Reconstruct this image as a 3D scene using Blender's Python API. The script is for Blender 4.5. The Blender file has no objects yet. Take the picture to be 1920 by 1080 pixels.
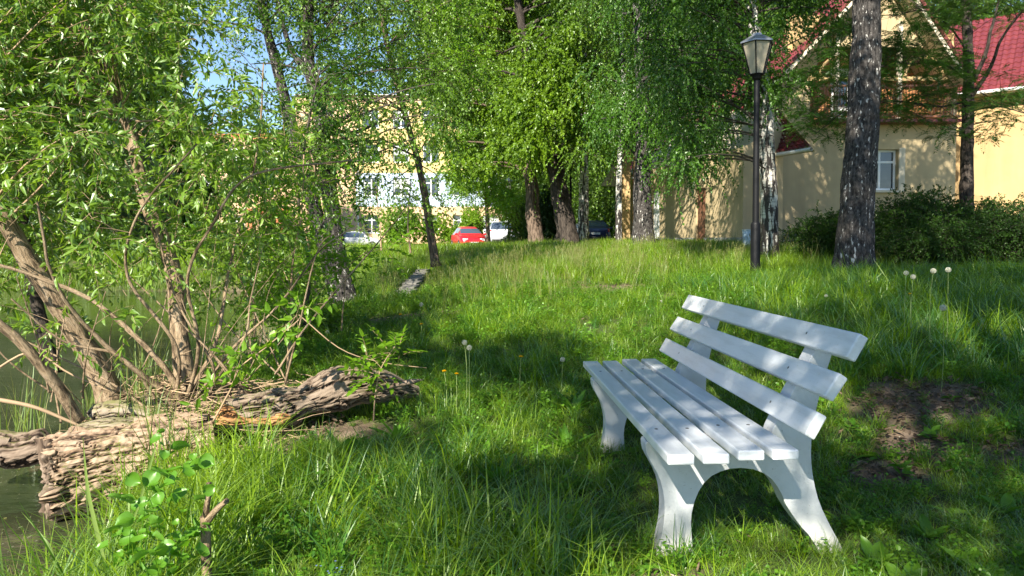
import bpy, math, random
import numpy as np
from mathutils import Vector, Matrix

PI = math.pi
C = bpy.data.collections.new('place')
bpy.context.scene.collection.children.link(C)
sc = bpy.context.scene

# ------------------------------------------------------------------ camera
FPX, HOR, CAMH, PITCH = 1330.0, 450.0, 1.315, math.radians(2.0)
CY = HOR + FPX * math.tan(PITCH)
cam_d = bpy.data.cameras.new('camera')
cam = bpy.data.objects.new('camera', cam_d)
C.objects.link(cam)
cam.location = (0, 0, CAMH)
cam.rotation_euler = (PI / 2 - PITCH, 0, 0)
cam_d.sensor_width = 36.0
cam_d.lens = FPX / 1920 * 36
cam_d.shift_y = (CY - 540) / 1920
cam_d.clip_start = 0.05
cam_d.clip_end = 2500
sc.camera = cam

# ------------------------------------------------------------------ sky, sun, exposure
SUN = Vector((-0.33, -0.73, 0.60)).normalized()          # direction towards the sun
w = bpy.data.worlds.new('World'); sc.world = w; w.use_nodes = True
nt = w.node_tree
sky = nt.nodes.new('ShaderNodeTexSky'); sky.sky_type = 'NISHITA'; sky.sun_disc = False
sky.sun_elevation = math.asin(SUN.z)
sky.sun_rotation = math.atan2(SUN.x, SUN.y)
sky.air_density = 1.0; sky.dust_density = 0.15; sky.ozone_density = 3.5
bg = nt.nodes['Background']; bg.inputs[1].default_value = 0.085
nt.links.new(sky.outputs[0], bg.inputs[0])
sd = bpy.data.lights.new('sun', 'SUN'); sd.energy = 5.0; sd.angle = math.radians(0.55); sd.color = (1, 0.93, 0.80)
so = bpy.data.objects.new('sun', sd); C.objects.link(so)
so.rotation_euler = SUN.to_track_quat('Z', 'Y').to_euler()
sc.view_settings.view_transform = 'Standard'; sc.view_settings.look = 'None'
sc.view_settings.exposure = 1.42; sc.view_settings.gamma = 1.0
sc.view_settings.use_curve_mapping = False
sc.render.engine = 'CYCLES'
cy = sc.cycles
cy.max_bounces = 7; cy.diffuse_bounces = 4; cy.glossy_bounces = 3; cy.transmission_bounces = 4; cy.transparent_max_bounces = 6
cy.use_denoising = True
try: cy.denoiser = 'OPENIMAGEDENOISE'
except Exception: pass
cy.sample_clamp_indirect = 6.0

# ------------------------------------------------------------------ numeric helpers
def hsh(i, j, k):
    n = (i * 374761393 + j * 668265263 + k * 2147483647 * 7 + k * 1274126177) & 0xffffffff
    n = ((n ^ (n >> 13)) * 1274126177) & 0xffffffff
    n = (n ^ (n >> 16)) & 0xffff
    return n / 65535.0
def vnoise(P):
    P = np.asarray(P, float); F = np.floor(P).astype(np.int64); f = P - F; f = f * f * (3 - 2 * f)
    r = 0
    for a in (0, 1):
        for b in (0, 1):
            for c in (0, 1):
                wgt = (f[..., 0] if a else 1 - f[..., 0]) * (f[..., 1] if b else 1 - f[..., 1]) * (f[..., 2] if c else 1 - f[..., 2])
                r = r + wgt * hsh(F[..., 0] + a, F[..., 1] + b, F[..., 2] + c)
    return r * 2 - 1
def fbm(P, n=4):
    P = np.asarray(P, float); s = 0; a = 1.0
    for i in range(n):
        s = s + a * vnoise(P * 2 ** i + 17.3 * i); a *= .5
    return s
def nrm(v): return v / np.maximum(np.linalg.norm(v, axis=-1, keepdims=True), 1e-9)
def smooth(a, b, x):
    t = np.clip((x - a) / (b - a), 0, 1); return t * t * (3 - 2 * t)
def at(px, py, Y):
    """world point on the line of sight through a photo pixel, at distance Y"""
    a = (px - 960) / FPX; b = -(py - CY) / FPX
    d = np.array([a, math.cos(PITCH) + b * math.sin(PITCH), b * math.cos(PITCH) - math.sin(PITCH)])
    return np.array([0, 0, CAMH]) + d * (Y / d[1])

XB = np.array([[-30, -2.6], [0, -2.3], [3, -2.05], [4, -2.3], [5, -2.65], [6, -3.5], [8, -3.75], [10, -3.75], [13, -4.2], [17, -4.8], [22, -6.5], [24, -8.5], [26, -14], [29, -45]])
ZY = np.array([[-60, -.15], [0, -.15], [3.8, -.16], [5, -.12], [6, -.04], [8, .15], [12, .47], [16, .66], [25, .92], [50, .9], [150, 1.2], [600, 2.0]])
WATER = -0.45
def shore(x, y):
    t1 = x - np.interp(y, XB[:, 0], XB[:, 1])
    t2 = np.minimum(y - 25.0 + .5 * np.sin(x * .4), 60)
    t3 = -(x + 42)
    t4 = np.where(y < -6, -(y + 6), -99)
    return np.maximum(np.maximum(t1, t2), np.maximum(t3, t4))
def gz(x, y):
    x = np.asarray(x, float); y = np.asarray(y, float)
    zn = np.interp(y, ZY[:, 0], ZY[:, 1]) + .03 * np.clip(x, -3, 12) * smooth(6, 12, y)
    t = shore(x, y)
    tau = np.interp(y, [3, 6, 13, 25], [.45, .7, 1.5, 1.2])
    z = np.where(t > 0, WATER + (zn - WATER) * (1 - np.exp(-np.maximum(t, 0) / tau)), WATER + np.maximum(t, -2.5) * .5)
    z = z + .34 * smooth(1.3, 3.2, x) * smooth(3.7, 6.4, y) * smooth(13, 8, y)
    z = z - .28 * smooth(-1.0, -5.0, x) * smooth(20, 30, y) * smooth(90, 60, y)
    z = z + .33 * np.exp(-(((x + 3.0) / .75) ** 2 + ((y - 5.9) / .5) ** 2))
    z = z + .02 * vnoise(np.stack([x * 1.7, y * 1.7, 0 * x], -1)) + .06 * vnoise(np.stack([x * .35, y * .35, 0 * x + 5], -1)) * smooth(3, 12, y)
    return z
def G(x, y): return float(gz(x, y))
DIRT = [(3.1, 5.3, .52, .36), (2.8, 4.65, .42, .24), (2.25, 4.25, .3, .2), (3.25, 4.5, .3, .2), (1.9, 12.0, .9, .45), (1.2, 13.1, .6, .35), (2.6, 10.6, .6, .3), (-.7, 10.2, .4, .28), (-.2, 14.0, .5, .3),
        (.0, 17., .9, .5), (-1.9, 6.7, .35, .2), (-1.9, 10.2, .7, .3), (-2.9, 5.6, .9, .6), (-2.4, 4.9, .7, .4), (-1.5, 5.1, .7, .35), (.65, 3.0, .25, .12)]
def dirt(x, y):
    d = 0
    n = vnoise(np.stack([x * 3.4, y * 3.4, 0 * x], -1)) * .9 + vnoise(np.stack([x * 9, y * 9, 0 * x], -1)) * .4
    for cx, cy_, rx, ry in DIRT:
        q = ((x - cx) / rx) ** 2 + ((y - cy_) / ry) ** 2
        d = np.maximum(d, smooth(1.35, .45, q + n))
    return d

# ------------------------------------------------------------------ mesh helpers
class MB:
    def __init__(s): s.V = []; s.F = []; s.T = []; s.S = []; s.M = []; s.n = 0
    def add(s, V, F, tone=0.5, tc=None, mat=0):
        V = np.asarray(V, float).reshape(-1, 3)
        F = [np.asarray(f, int) for f in (F if isinstance(F, list) else [F])]
        s.V.append(V)
        for f in F:
            if f.size: s.F.append(f.reshape(len(f), -1) + s.n); s.M.append(np.full(len(f), mat))
        s.T.append(np.broadcast_to(np.asarray(tone, float), (len(V),)).copy())
        s.S.append(V.copy() if tc is None else np.asarray(tc, float).reshape(-1, 3))
        s.n += len(V)
    def box(s, c, d, rot=None, tone=.5, mat=0):
        q = np.array([[x, y, z] for x in (-.5, .5) for y in (-.5, .5) for z in (-.5, .5)]) * np.array(d)
        if rot is not None: q = q @ np.array(rot).T
        s.add(q + np.array(c), np.array([[0, 1, 3, 2], [4, 6, 7, 5], [0, 4, 5, 1], [2, 3, 7, 6], [0, 2, 6, 4], [1, 5, 7, 3]]), tone, None, mat)
    def build(s, name, mat, parent=None, smooth_=False, bevel=0, loc=None):
        me = bpy.data.meshes.new(name)
        V = np.concatenate(s.V); me.vertices.add(len(V)); me.vertices.foreach_set('co', V.ravel().astype(np.float32))
        tot = np.concatenate([np.full(len(f), f.shape[1]) for f in s.F]); idx = np.concatenate([f.ravel() for f in s.F])
        me.loops.add(len(idx)); me.loops.foreach_set('vertex_index', idx.astype(np.int32))
        me.polygons.add(len(tot)); st = np.concatenate([[0], np.cumsum(tot)[:-1]])
        me.polygons.foreach_set('loop_start', st.astype(np.int32)); me.polygons.foreach_set('loop_total', tot.astype(np.int32))
        me.polygons.foreach_set('material_index', np.concatenate(s.M).astype(np.int32))
        me.polygons.foreach_set('use_smooth', np.full(len(tot), bool(smooth_)))
        a = me.attributes.new('tone', 'FLOAT', 'POINT'); a.data.foreach_set('value', np.concatenate(s.T).astype(np.float32))
        a = me.attributes.new('tc', 'FLOAT_VECTOR', 'POINT'); a.data.foreach_set('vector', np.concatenate(s.S).ravel().astype(np.float32))
        me.update(calc_edges=True); me.validate()
        for m in (mat if isinstance(mat, (list, tuple)) else [mat]): me.materials.append(m)
        o = bpy.data.objects.new(name, me); C.objects.link(o)
        if parent is not None: o.parent = parent
        if loc is not None: o.location = loc
        if bevel:
            b = o.modifiers.new('bevel', 'BEVEL'); b.width = bevel; b.segments = 2; b.limit_method = 'ANGLE'; b.angle_limit = .6
        return o
def tag(o, label=None, cat=None, group=None, kind=None):
    if label: o['label'] = label
    if cat: o['category'] = cat
    if group: o['group'] = group
    if kind: o['kind'] = kind
    return o
def empty(name, loc, rz=0, label=None, cat=None, group=None):
    o = bpy.data.objects.new(name, None); C.objects.link(o); o.location = tuple(map(float, loc)); o.rotation_euler = (0, 0, rz); o.empty_display_size = .2
    return tag(o, label, cat, group)
def copy_tree(o, parent=None):
    c = o.copy(); C.objects.link(c); c.parent = parent
    for ch in list(o.children): copy_tree(ch, c)
    return c
def tubes(mb, P, R, sides=6, tone=.5, cap=False, rough=0, mat=0, freq=(3., 1.2)):
    """P (n,K,3) paths, R (n,K) radii: n tapered tubes"""
    P = np.asarray(P, float); R = np.asarray(R, float)
    P = P.reshape(-1, *P.shape[-2:]); R = R.reshape(len(P), P.shape[1])
    n, K = P.shape[:2]
    T = nrm(np.gradient(P, axis=1))
    ref = np.zeros((n, 1, 3)); mean = nrm(P[:, -1] - P[:, 0])
    ref[:, 0] = np.where(np.abs(mean[:, 2:3]) > .8, np.array([[1., 0, 0]]), np.array([[0, 0, 1.]]))
    A = nrm(np.cross(T, ref)); B = np.cross(T, A)
    an = np.arange(sides) * 2 * PI / sides
    ring = A[:, :, None] * np.cos(an)[None, None, :, None] + B[:, :, None] * np.sin(an)[None, None, :, None]
    seg = np.linalg.norm(np.diff(P, axis=1), axis=-1); Ls = np.concatenate([np.zeros((n, 1)), np.cumsum(seg, 1)], 1)
    R0 = R.max(axis=1)[:, None, None]
    tc = np.stack([np.cos(an) * R0 + 0 * Ls[..., None], np.sin(an) * R0 + 0 * Ls[..., None], Ls[..., None] + 0 * an], -1)
    tc = tc + (np.arange(n) * 3.7)[:, None, None, None]
    rad = np.broadcast_to(R[:, :, None], (n, K, sides))
    if rough:
        q = tc * np.array([freq[0], freq[0], freq[1]]) / np.maximum(R0[..., None], 1e-3) * .8
        rad = rad * (1 + rough * fbm(q, 3))
    V = P[:, :, None] + ring * rad[..., None]
    i = np.arange(n)[:, None, None] * K * sides + np.arange(K - 1)[None, :, None] * sides
    j = np.arange(sides)[None, None]; j2 = (j + 1) % sides
    F = np.stack([i + j, i + j2, i + sides + j2, i + sides + j], -1).reshape(-1, 4)
    Fs = [F]
    if cap:
        base = np.arange(n)[:, None] * K * sides
        Fs.append((base + np.arange(sides)[::-1][None]).reshape(n, sides)); Fs.append((base + (K - 1) * sides + np.arange(sides)[None]).reshape(n, sides))
    t = np.asarray(tone, float)
    if t.ndim == 1: t = np.repeat(t, K * sides)
    mb.add(V, Fs, t, tc, mat)
def resample(pts, n):
    """smooth Catmull-Rom through control points"""
    pts = np.asarray(pts, float); m = len(pts)
    if m == 2: return pts[0] + (pts[1] - pts[0]) * np.linspace(0, 1, n)[:, None]
    ext = np.vstack([2 * pts[0] - pts[1], pts, 2 * pts[-1] - pts[-2]])
    u = np.linspace(0, m - 1 - 1e-6, n); i = u.astype(int); t = (u - i)[:, None]
    p0, p1, p2, p3 = ext[i], ext[i + 1], ext[i + 2], ext[i + 3]
    return .5 * (2 * p1 + (p2 - p0) * t + (2 * p0 - 5 * p1 + 4 * p2 - p3) * t * t + (3 * p1 - p0 - 3 * p2 + p3) * t ** 3)
def leaves(mb, P, D, N, L, W, shape='quad', tone=.5, fold=.12, droop=.15, mat=0):
    P = np.asarray(P, float); n = len(P)
    if not n: return
    D = nrm(D); S = nrm(np.cross(D, N)); U = np.cross(S, D)
    L = np.broadcast_to(L, (n,))[:, None]; W = np.broadcast_to(W, (n,))[:, None]
    tone = np.broadcast_to(tone, (n,))
    if shape == 'quad':
        V = np.stack([P, P + D * L * .42 + S * W * .5 + U * W * fold, P + D * L - U * L * droop, P + D * L * .42 - S * W * .5 + U * W * fold], 1)
        b = np.arange(n)[:, None] * 4
        mb.add(V, np.concatenate([b + [0, 1, 2], b + [0, 2, 3]]), np.repeat(tone, 4), None, mat)
    else:
        a1, w1, a2, w2 = dict(lance=(.28, 1., .68, .72), round=(.22, .92, .66, .9), grass=(.3, 1, .7, .8))[shape]
        V = np.stack([P, P + D * L * a1 + S * W * .5 * w1 + U * W * fold, P + D * L * a1 - S * W * .5 * w1 + U * W * fold,
                      P + D * L * a2 + S * W * .5 * w2 + U * (W * fold - L * droop * .4), P + D * L * a2 - S * W * .5 * w2 + U * (W * fold - L * droop * .4),
                      P + D * L - U * L * droop, P + D * L * a1, P + D * L * a2 - U * L * droop * .4], 1)
        b = np.arange(n)[:, None] * 8
        mb.add(V, [np.concatenate([b + [0, 1, 6], b + [0, 6, 2], b + [3, 5, 7], b + [7, 5, 4]]), np.concatenate([b + [1, 3, 7, 6], b + [6, 7, 4, 2]])], np.repeat(tone, 8), None, mat)

# ------------------------------------------------------------------ materials
def newmat(name):
    m = bpy.data.materials.new(name); m.use_nodes = True; n = m.node_tree; n.nodes.clear()
    out = n.nodes.new('ShaderNodeOutputMaterial'); return m, n, out
def nd(n, t, **k):
    x = n.nodes.new(t)
    for a, b in k.items():
        if a.startswith('i_'):
            x.inputs[int(a[2:])].default_value = b
        else: setattr(x, a, b)
    return x
def ramp(n, fac, stops):
    r = n.nodes.new('ShaderNodeValToRGB'); e = r.color_ramp.elements
    while len(e) > 1: e.remove(e[-1])
    e[0].position = stops[0][0]; e[0].color = (*stops[0][1], 1)
    for p, c in stops[1:]:
        q = e.new(p); q.color = (*c, 1)
    n.links.new(fac, r.inputs[0]); return r.outputs[0]
def noise(n, vec, scale, detail=4, rough=.55, sc3=None):
    if sc3:
        mp = nd(n, 'ShaderNodeMapping'); mp.inputs['Scale'].default_value = sc3; n.links.new(vec, mp.inputs[0]); vec = mp.outputs[0]
    t = nd(n, 'ShaderNodeTexNoise'); t.inputs['Scale'].default_value = scale; t.inputs['Detail'].default_value = detail; t.inputs['Roughness'].default_value = rough
    n.links.new(vec, t.inputs['Vector']); return t.outputs[0]
def math_(n, op, a, b=0.0, clamp=False):
    x = nd(n, 'ShaderNodeMath', operation=op, use_clamp=clamp)
    for i, v in enumerate((a, b)):
        if hasattr(v, 'links'): n.links.new(v, x.inputs[i])
        else: x.inputs[i].default_value = v
    return x.outputs[0]
def mixc(n, fac, a, b, mode='MIX'):
    x = nd(n, 'ShaderNodeMix', data_type='RGBA', blend_type=mode)
    for i, v in ((0, fac), (6, a), (7, b)):
        if hasattr(v, 'links'): n.links.new(v, x.inputs[i])
        else: x.inputs[i].default_value = v if i == 0 else (*v, 1)
    return x.outputs[2]
def attr(n, name): return nd(n, 'ShaderNodeAttribute', attribute_name=name)
def bumpn(n, h, s, d=.02):
    b = nd(n, 'ShaderNodeBump'); b.inputs['Strength'].default_value = s; b.inputs['Distance'].default_value = d; n.links.new(h, b.inputs['Height']); return b.outputs[0]

def leaf_mat(name, dark, light, trans=1.6, tmix=.42, gloss=.10, rough=.38, pos=.35, inst=False):
    m, n, out = newmat(name)
    t = attr(n, 'tone').outputs['Fac']
    geo = nd(n, 'ShaderNodeNewGeometry').outputs['Position']
    nz = noise(n, geo, pos, 2)
    f = math_(n, 'ADD', math_(n, 'MULTIPLY', t, .65), math_(n, 'MULTIPLY', math_(n, 'SUBTRACT', nz, .5), 1.1))
    if inst: f = math_(n, 'ADD', f, math_(n, 'MULTIPLY', math_(n, 'SUBTRACT', nd(n, 'ShaderNodeObjectInfo').outputs['Random'], .5), .45))
    f = math_(n, 'ADD', f, .17, True)
    col = ramp(n, f, [(0, dark), (1, light)])
    tcol = mixc(n, 1.0, col, (trans * 1.05, trans * 1.0, trans * .42), 'MULTIPLY')
    d = nd(n, 'ShaderNodeBsdfDiffuse'); n.links.new(col, d.inputs[0])
    tr = nd(n, 'ShaderNodeBsdfTranslucent'); n.links.new(tcol, tr.inputs[0])
    a = nd(n, 'ShaderNodeMixShader', i_0=tmix); n.links.new(d.outputs[0], a.inputs[1]); n.links.new(tr.outputs[0], a.inputs[2])
    g = nd(n, 'ShaderNodeBsdfGlossy', i_1=rough); g.inputs[0].default_value = (.9, 1, .85, 1)
    lw = nd(n, 'ShaderNodeLayerWeight', i_0=.35)
    fr = math_(n, 'MULTIPLY', math_(n, 'ADD', lw.outputs[0], .22), gloss * .9)
    b = nd(n, 'ShaderNodeMixShader'); n.links.new(fr, b.inputs[0]); n.links.new(a.outputs[0], b.inputs[1]); n.links.new(g.outputs[0], b.inputs[2])
    n.links.new(b.outputs[0], out.inputs[0]); return m
def pmat(name, col, rough=.6, metal=0, nz=0, scale=6, bump=0, bscale=40, spec=.5, stretch=None):
    m, n, out = newmat(name); p = nd(n, 'ShaderNodeBsdfPrincipled'); n.links.new(p.outputs[0], out.inputs[0])
    p.inputs['Roughness'].default_value = rough; p.inputs['Metallic'].default_value = metal; p.inputs['Specular IOR Level'].default_value = spec
    co = nd(n, 'ShaderNodeTexCoord').outputs['Object']
    if nz:
        f = noise(n, co, scale, 5, sc3=stretch)
        c = mixc(n, f, tuple(np.clip(np.array(col) * (1 - nz), 0, 1)), tuple(np.clip(np.array(col) * (1 + nz), 0, 1))); n.links.new(c, p.inputs[0])
    else: p.inputs[0].default_value = (*col, 1)
    if bump: n.links.new(bumpn(n, noise(n, co, bscale, 4), bump), p.inputs['Normal'])
    return m
M = {}
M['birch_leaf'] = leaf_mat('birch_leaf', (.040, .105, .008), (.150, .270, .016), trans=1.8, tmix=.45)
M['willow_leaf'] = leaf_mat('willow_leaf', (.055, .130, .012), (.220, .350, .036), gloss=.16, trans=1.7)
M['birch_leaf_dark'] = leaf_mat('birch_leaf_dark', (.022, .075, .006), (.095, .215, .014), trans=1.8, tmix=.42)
M['poplar_leaf'] = leaf_mat('poplar_leaf', (.045, .105, .006), (.190, .310, .014), trans=1.9, tmix=.45)
M['fresh_leaf'] = leaf_mat('fresh_leaf', (.070, .170, .008), (.200, .360, .018), trans=1.8, tmix=.45)
M['far_leaf'] = leaf_mat('far_leaf', (.036, .090, .010), (.120, .210, .020))
M['silver_leaf'] = leaf_mat('silver_leaf', (.15, .21, .12), (.30, .38, .22), trans=1.1, gloss=.1)
M['rowan_leaf'] = leaf_mat('rowan_leaf', (.020, .070, .012), (.070, .160, .016), tmix=.4)
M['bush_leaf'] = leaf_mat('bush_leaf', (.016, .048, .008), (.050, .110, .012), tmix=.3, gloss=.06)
M['thuja_leaf'] = leaf_mat('thuja_leaf', (.030, .085, .012), (.07, .16, .02), tmix=.25)
M['shrub_leaf'] = leaf_mat('shrub_leaf', (.08, .17, .008), (.21, .34, .02), trans=1.7)
M['grass'] = leaf_mat('grass_blade', (.040, .112, .006), (.260, .390, .012), trans=1.8, tmix=.42, gloss=.12, pos=.55, inst=True)
M['grass_blue'] = leaf_mat('grass_blue', (.024, .095, .010), (.095, .230, .026), trans=1.6, tmix=.38, gloss=.14, pos=.55, inst=True)
M['straw'] = leaf_mat('straw', (.16, .17, .05), (.36, .37, .14), trans=1.2, gloss=.08, inst=True)
M['herb'] = leaf_mat('herb_leaf', (.036, .120, .008), (.145, .290, .020), trans=1.8, inst=True, gloss=.1)
M['plant_leaf'] = leaf_mat('plant_leaf', (.050, .160, .010), (.16, .34, .025), trans=1.8, gloss=.14, pos=2.)
M['reed'] = leaf_mat('reed', (.07, .15, .03), (.24, .32, .08), gloss=.1, inst=True)
M['dead_leaf'] = leaf_mat('dead_leaf', (.05, .032, .022), (.22, .155, .105), trans=.8, tmix=.15)
M['needle'] = leaf_mat('needle', (.010, .026, .008), (.025, .06, .014), tmix=.15)

def bark(name, base, light, crack, white=None, wamt=.5, zs=3.0):
    """fissured bark from the trunk's own round/long coordinates"""
    m, n, out = newmat(name); p = nd(n, 'ShaderNodeBsdfPrincipled'); n.links.new(p.outputs[0], out.inputs[0])
    p.inputs['Roughness'].default_value = .88; p.inputs['Specular IOR Level'].default_value = .2
    tc = attr(n, 'tc').outputs['Vector']
    f1 = noise(n, tc, 1., 6, .7, (15, 15, zs * 1.6)); f2 = noise(n, tc, 1., 3, .5, (4, 4, 1.2))
    c = ramp(n, f1, [(.40, crack), (.50, base), (.66, light)])
    c = mixc(n, math_(n, 'MULTIPLY', f2, .5), c, tuple(np.array(base) * .75))
    if white:
        a = noise(n, tc, 1., 4, .6, (15, 15, 9)); mk = ramp(n, math_(n, 'ADD', a, math_(n, 'MULTIPLY', f1, .3)), [(wamt, (0, 0, 0)), (wamt + .035, (1, 1, 1))])
        c = mixc(n, mk, c, white)
    n.links.new(c, p.inputs[0]); n.links.new(bumpn(n, f1, 1., .06), p.inputs['Normal']); return m
def birch_bark(name):
    m, n, out = newmat(name); p = nd(n, 'ShaderNodeBsdfPrincipled'); n.links.new(p.outputs[0], out.inputs[0])
    p.inputs['Roughness'].default_value = .7; p.inputs['Specular IOR Level'].default_value = .3
    tc = attr(n, 'tc').outputs['Vector']
    lent = noise(n, tc, 1., 4, .6, (3.2, 3.2, 26)); crack = noise(n, tc, 1., 5, .65, (9, 9, 3.0)); big = noise(n, tc, 1., 3, .5, (2, 2, .9))
    sep = nd(n, 'ShaderNodeSeparateXYZ'); n.links.new(tc, sep.inputs[0])
    low = math_(n, 'MULTIPLY', math_(n, 'SUBTRACT', 2.8, sep.outputs[2]), .05, True)
    c = ramp(n, lent, [(.36, (.035, .03, .028)), (.43, (.42, .40, .36)), (.6, (.66, .64, .58)), (.8, (.50, .42, .33))])
    k = ramp(n, math_(n, 'ADD', math_(n, 'ADD', crack, math_(n, 'MULTIPLY', big, .35)), low), [(.70, (0, 0, 0)), (.745, (1, 1, 1))])
    c = mixc(n, k, c, (.045, .038, .034)); n.links.new(c, p.inputs[0])
    n.links.new(bumpn(n, mixc(n, k, (0, 0, 0), crack), .8, .03), p.inputs['Normal']); return m
M['birch_bark'] = birch_bark('birch_bark')
M['old_birch'] = bark('old_birch_bark', (.065, .058, .053), (.15, .135, .125), (.010, .009, .009), (.55, .53, .49), .772, zs=6.0)
M['dark_bark'] = bark('dark_bark', (.060, .048, .040), (.13, .105, .085), (.010, .008, .007))
M['willow_bark'] = bark('willow_bark', (.34, .245, .15), (.50, .39, .27), (.06, .04, .025))
M['poplar_bark'] = bark('poplar_bark', (.16, .115, .085), (.30, .22, .165), (.035, .024, .018))
M['twig'] = pmat('twig_bark', (.32, .22, .13), .8, nz=.5, scale=9)
M['twig_dark'] = pmat('twig_dark', (.06, .048, .038), .85, nz=.4, scale=9)
M['white_paint'] = None
# ------------------------------------------------------------------ ground sheet
def graded(a0, segs):
    r = [a0]
    for end, st in segs:
        k = max(1, int(round((end - r[-1]) / st))); r += list(np.linspace(r[-1], end, k + 1)[1:])
    return np.array(r)
gx = graded(-420, [(-60, 30), (-20, 2), (-8, .5), (-4.5, .15), (7.5, .1), (14, .3), (40, 1), (80, 5), (420, 30)])
gy = graded(-120, [(-20, 10), (0, 1), (2, .3), (9, .09), (20, .16), (40, .6), (90, 2), (160, 10), (700, 40)])
X, Y = np.meshgrid(gx, gy)
Z = gz(X, Y) - .012 * 0
nx, ny = len(gx), len(gy)
idx = np.arange(nx * ny).reshape(ny, nx)
F = np.stack([idx[:-1, :-1], idx[:-1, 1:], idx[1:, 1:], idx[1:, :-1]], -1).reshape(-1, 4)
near = (X > -8) & (X < 8) & (Y > 0) & (Y < 20)
Z = Z + near * .018 * fbm(np.stack([X * 6, Y * 6, 0 * X], -1), 3)
dmask = np.maximum(dirt(X, Y), smooth(.12, -.1, shore(X, Y)))
def ground_mat():
    m, n, out = newmat('soil_and_turf'); p = nd(n, 'ShaderNodeBsdfPrincipled'); n.links.new(p.outputs[0], out.inputs[0])
    p.inputs['Roughness'].default_value = .95; p.inputs['Specular IOR Level'].default_value = .1
    pos = nd(n, 'ShaderNodeNewGeometry').outputs['Position']; t = attr(n, 'tone').outputs['Fac']
    a = noise(n, pos, 3.5, 8, .65); b = noise(n, pos, 26, 5, .6)
    soil = ramp(n, a, [(.3, (.09, .062, .045)), (.5, (.18, .13, .095)), (.7, (.27, .20, .15))])
    turf = ramp(n, a, [(.3, (.020, .040, .010)), (.55, (.045, .085, .016)), (.75, (.085, .11, .03))])
    c = mixc(n, t, turf, soil); c = mixc(n, math_(n, 'MULTIPLY', b, .6), c, (.09, .07, .04)); n.links.new(c, p.inputs[0])
    n.links.new(bumpn(n, b, .8, .02), p.inputs['Normal']); return m
mb = MB(); mb.add(np.stack([X, Y, Z], -1), F, dmask.ravel())
M['ground'] = ground_mat()
ground = tag(mb.build('ground', M['ground'], smooth_=True), kind='structure')

def water_mat():
    m, n, out = newmat('pond_water'); p = nd(n, 'ShaderNodeBsdfPrincipled'); n.links.new(p.outputs[0], out.inputs[0])
    pos = nd(n, 'ShaderNodeNewGeometry').outputs['Position']
    p.inputs['IOR'].default_value = 1.33; p.inputs['Specular IOR Level'].default_value = .9
    a = noise(n, pos, 1.6, 5, .6); s = noise(n, pos, 60, 2, .5, (1, .35, 1))
    c = ramp(n, a, [(.35, (.018, .024, .011)), (.65, (.042, .046, .022))])
    k = ramp(n, math_(n, 'ADD', s, math_(n, 'MULTIPLY', a, .25)), [(.80, (0, 0, 0)), (.84, (1, 1, 1))])
    n.links.new(mixc(n, math_(n, 'MULTIPLY', k, .6), c, (.24, .25, .15)), p.inputs[0])
    n.links.new(math_(n, 'ADD', math_(n, 'MULTIPLY', k, .5), .06), p.inputs['Roughness'])
    n.links.new(bumpn(n, noise(n, pos, 5, 3, .5, (1, 2, 1)), .18, .02), p.inputs['Normal']); return m
mb = MB(); mb.add([(-44, -8, WATER), (-1.6, -8, WATER), (-1.6, 27, WATER), (-44, 27, WATER)], np.array([[0, 1, 2, 3]]))
tag(mb.build('pond_water', water_mat()), kind='structure')

M['asphalt'] = pmat('asphalt', (.30, .285, .26), .9, nz=.25, scale=8, bump=.3)
M['concrete'] = pmat('concrete', (.17, .16, .14), .9, nz=.28, scale=7, bump=.4, bscale=60)
M['plinth'] = pmat('plinth_concrete', (.27, .27, .26), .9, nz=.3, scale=3, bump=.4)
def strip(name, pts, mat, lift=.02, wid=1.5, thick=.06):
    P = resample(pts, 40); T = nrm(np.gradient(P, axis=0)); S = np.stack([T[:, 1], -T[:, 0]], -1)
    cols = []
    for s in (-1, -.5, 0, .5, 1):
        q = P[:, :2] + S[:, :2] * s * wid / 2; cols.append(np.column_stack([q, gz(q[:, 0], q[:, 1]) + lift]))
    V = np.array(cols); V[..., 2] = V[..., 2].max(0)[None] * .5 + V[..., 2] * .5 + .02
    n_ = 40; i = np.arange(5 * n_).reshape(5, n_)
    F = np.stack([i[:-1, :-1], i[:-1, 1:], i[1:, 1:], i[1:, :-1]], -1).reshape(-1, 4)
    m = MB(); m.add(V, F); E = np.concatenate([V[0], V[0] - [0, 0, thick + lift + .05]]); k = np.arange(n_ - 1)[:, None]
    m.add(E, k + np.array([0, n_, n_ + 1, 1])); E = np.concatenate([V[-1], V[-1] - [0, 0, thick + lift + .05]]); m.add(E, k + np.array([0, 1, n_ + 1, n_]))
    return tag(m.build(name, mat), kind='structure')
strip('road', [(-42, 45, 0), (-22, 44, 0), (-8, 43.5, 0), (1, 44, 0), (14, 42, 0), (30, 46, 0)], M['asphalt'], .03, 5.0, .02)
strip('pavement', [(7.7, 11.8, 0), (8.2, 11.5, 0), (9.2, 11.0, 0), (11, 9.6, 0)], M['concrete'], .03, .6)
# narrow path of single slabs beside the pond
slabs = tag(empty('slab_path', (-2.1, 15.5, G(-2.1, 15.5))), kind='structure')
rs = np.random.RandomState(5)
for i in range(8):
    f = i / 7; x = -1.98 - .25 * f; y = 13.3 + 4.5 * f
    m = MB(); m.box((0, 0, 0), (.29, .60, .06)); o = m.build('slab', M['concrete'], slabs, bevel=.008)
    o.location = (x + 2.1, y - 15.5, G(x, y) + .05 - G(-2.1, 15.5)); o.rotation_euler = (rs.uniform(-.02, .04), rs.uniform(-.03, .03), -.06 + rs.uniform(-.04, .04))

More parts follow.
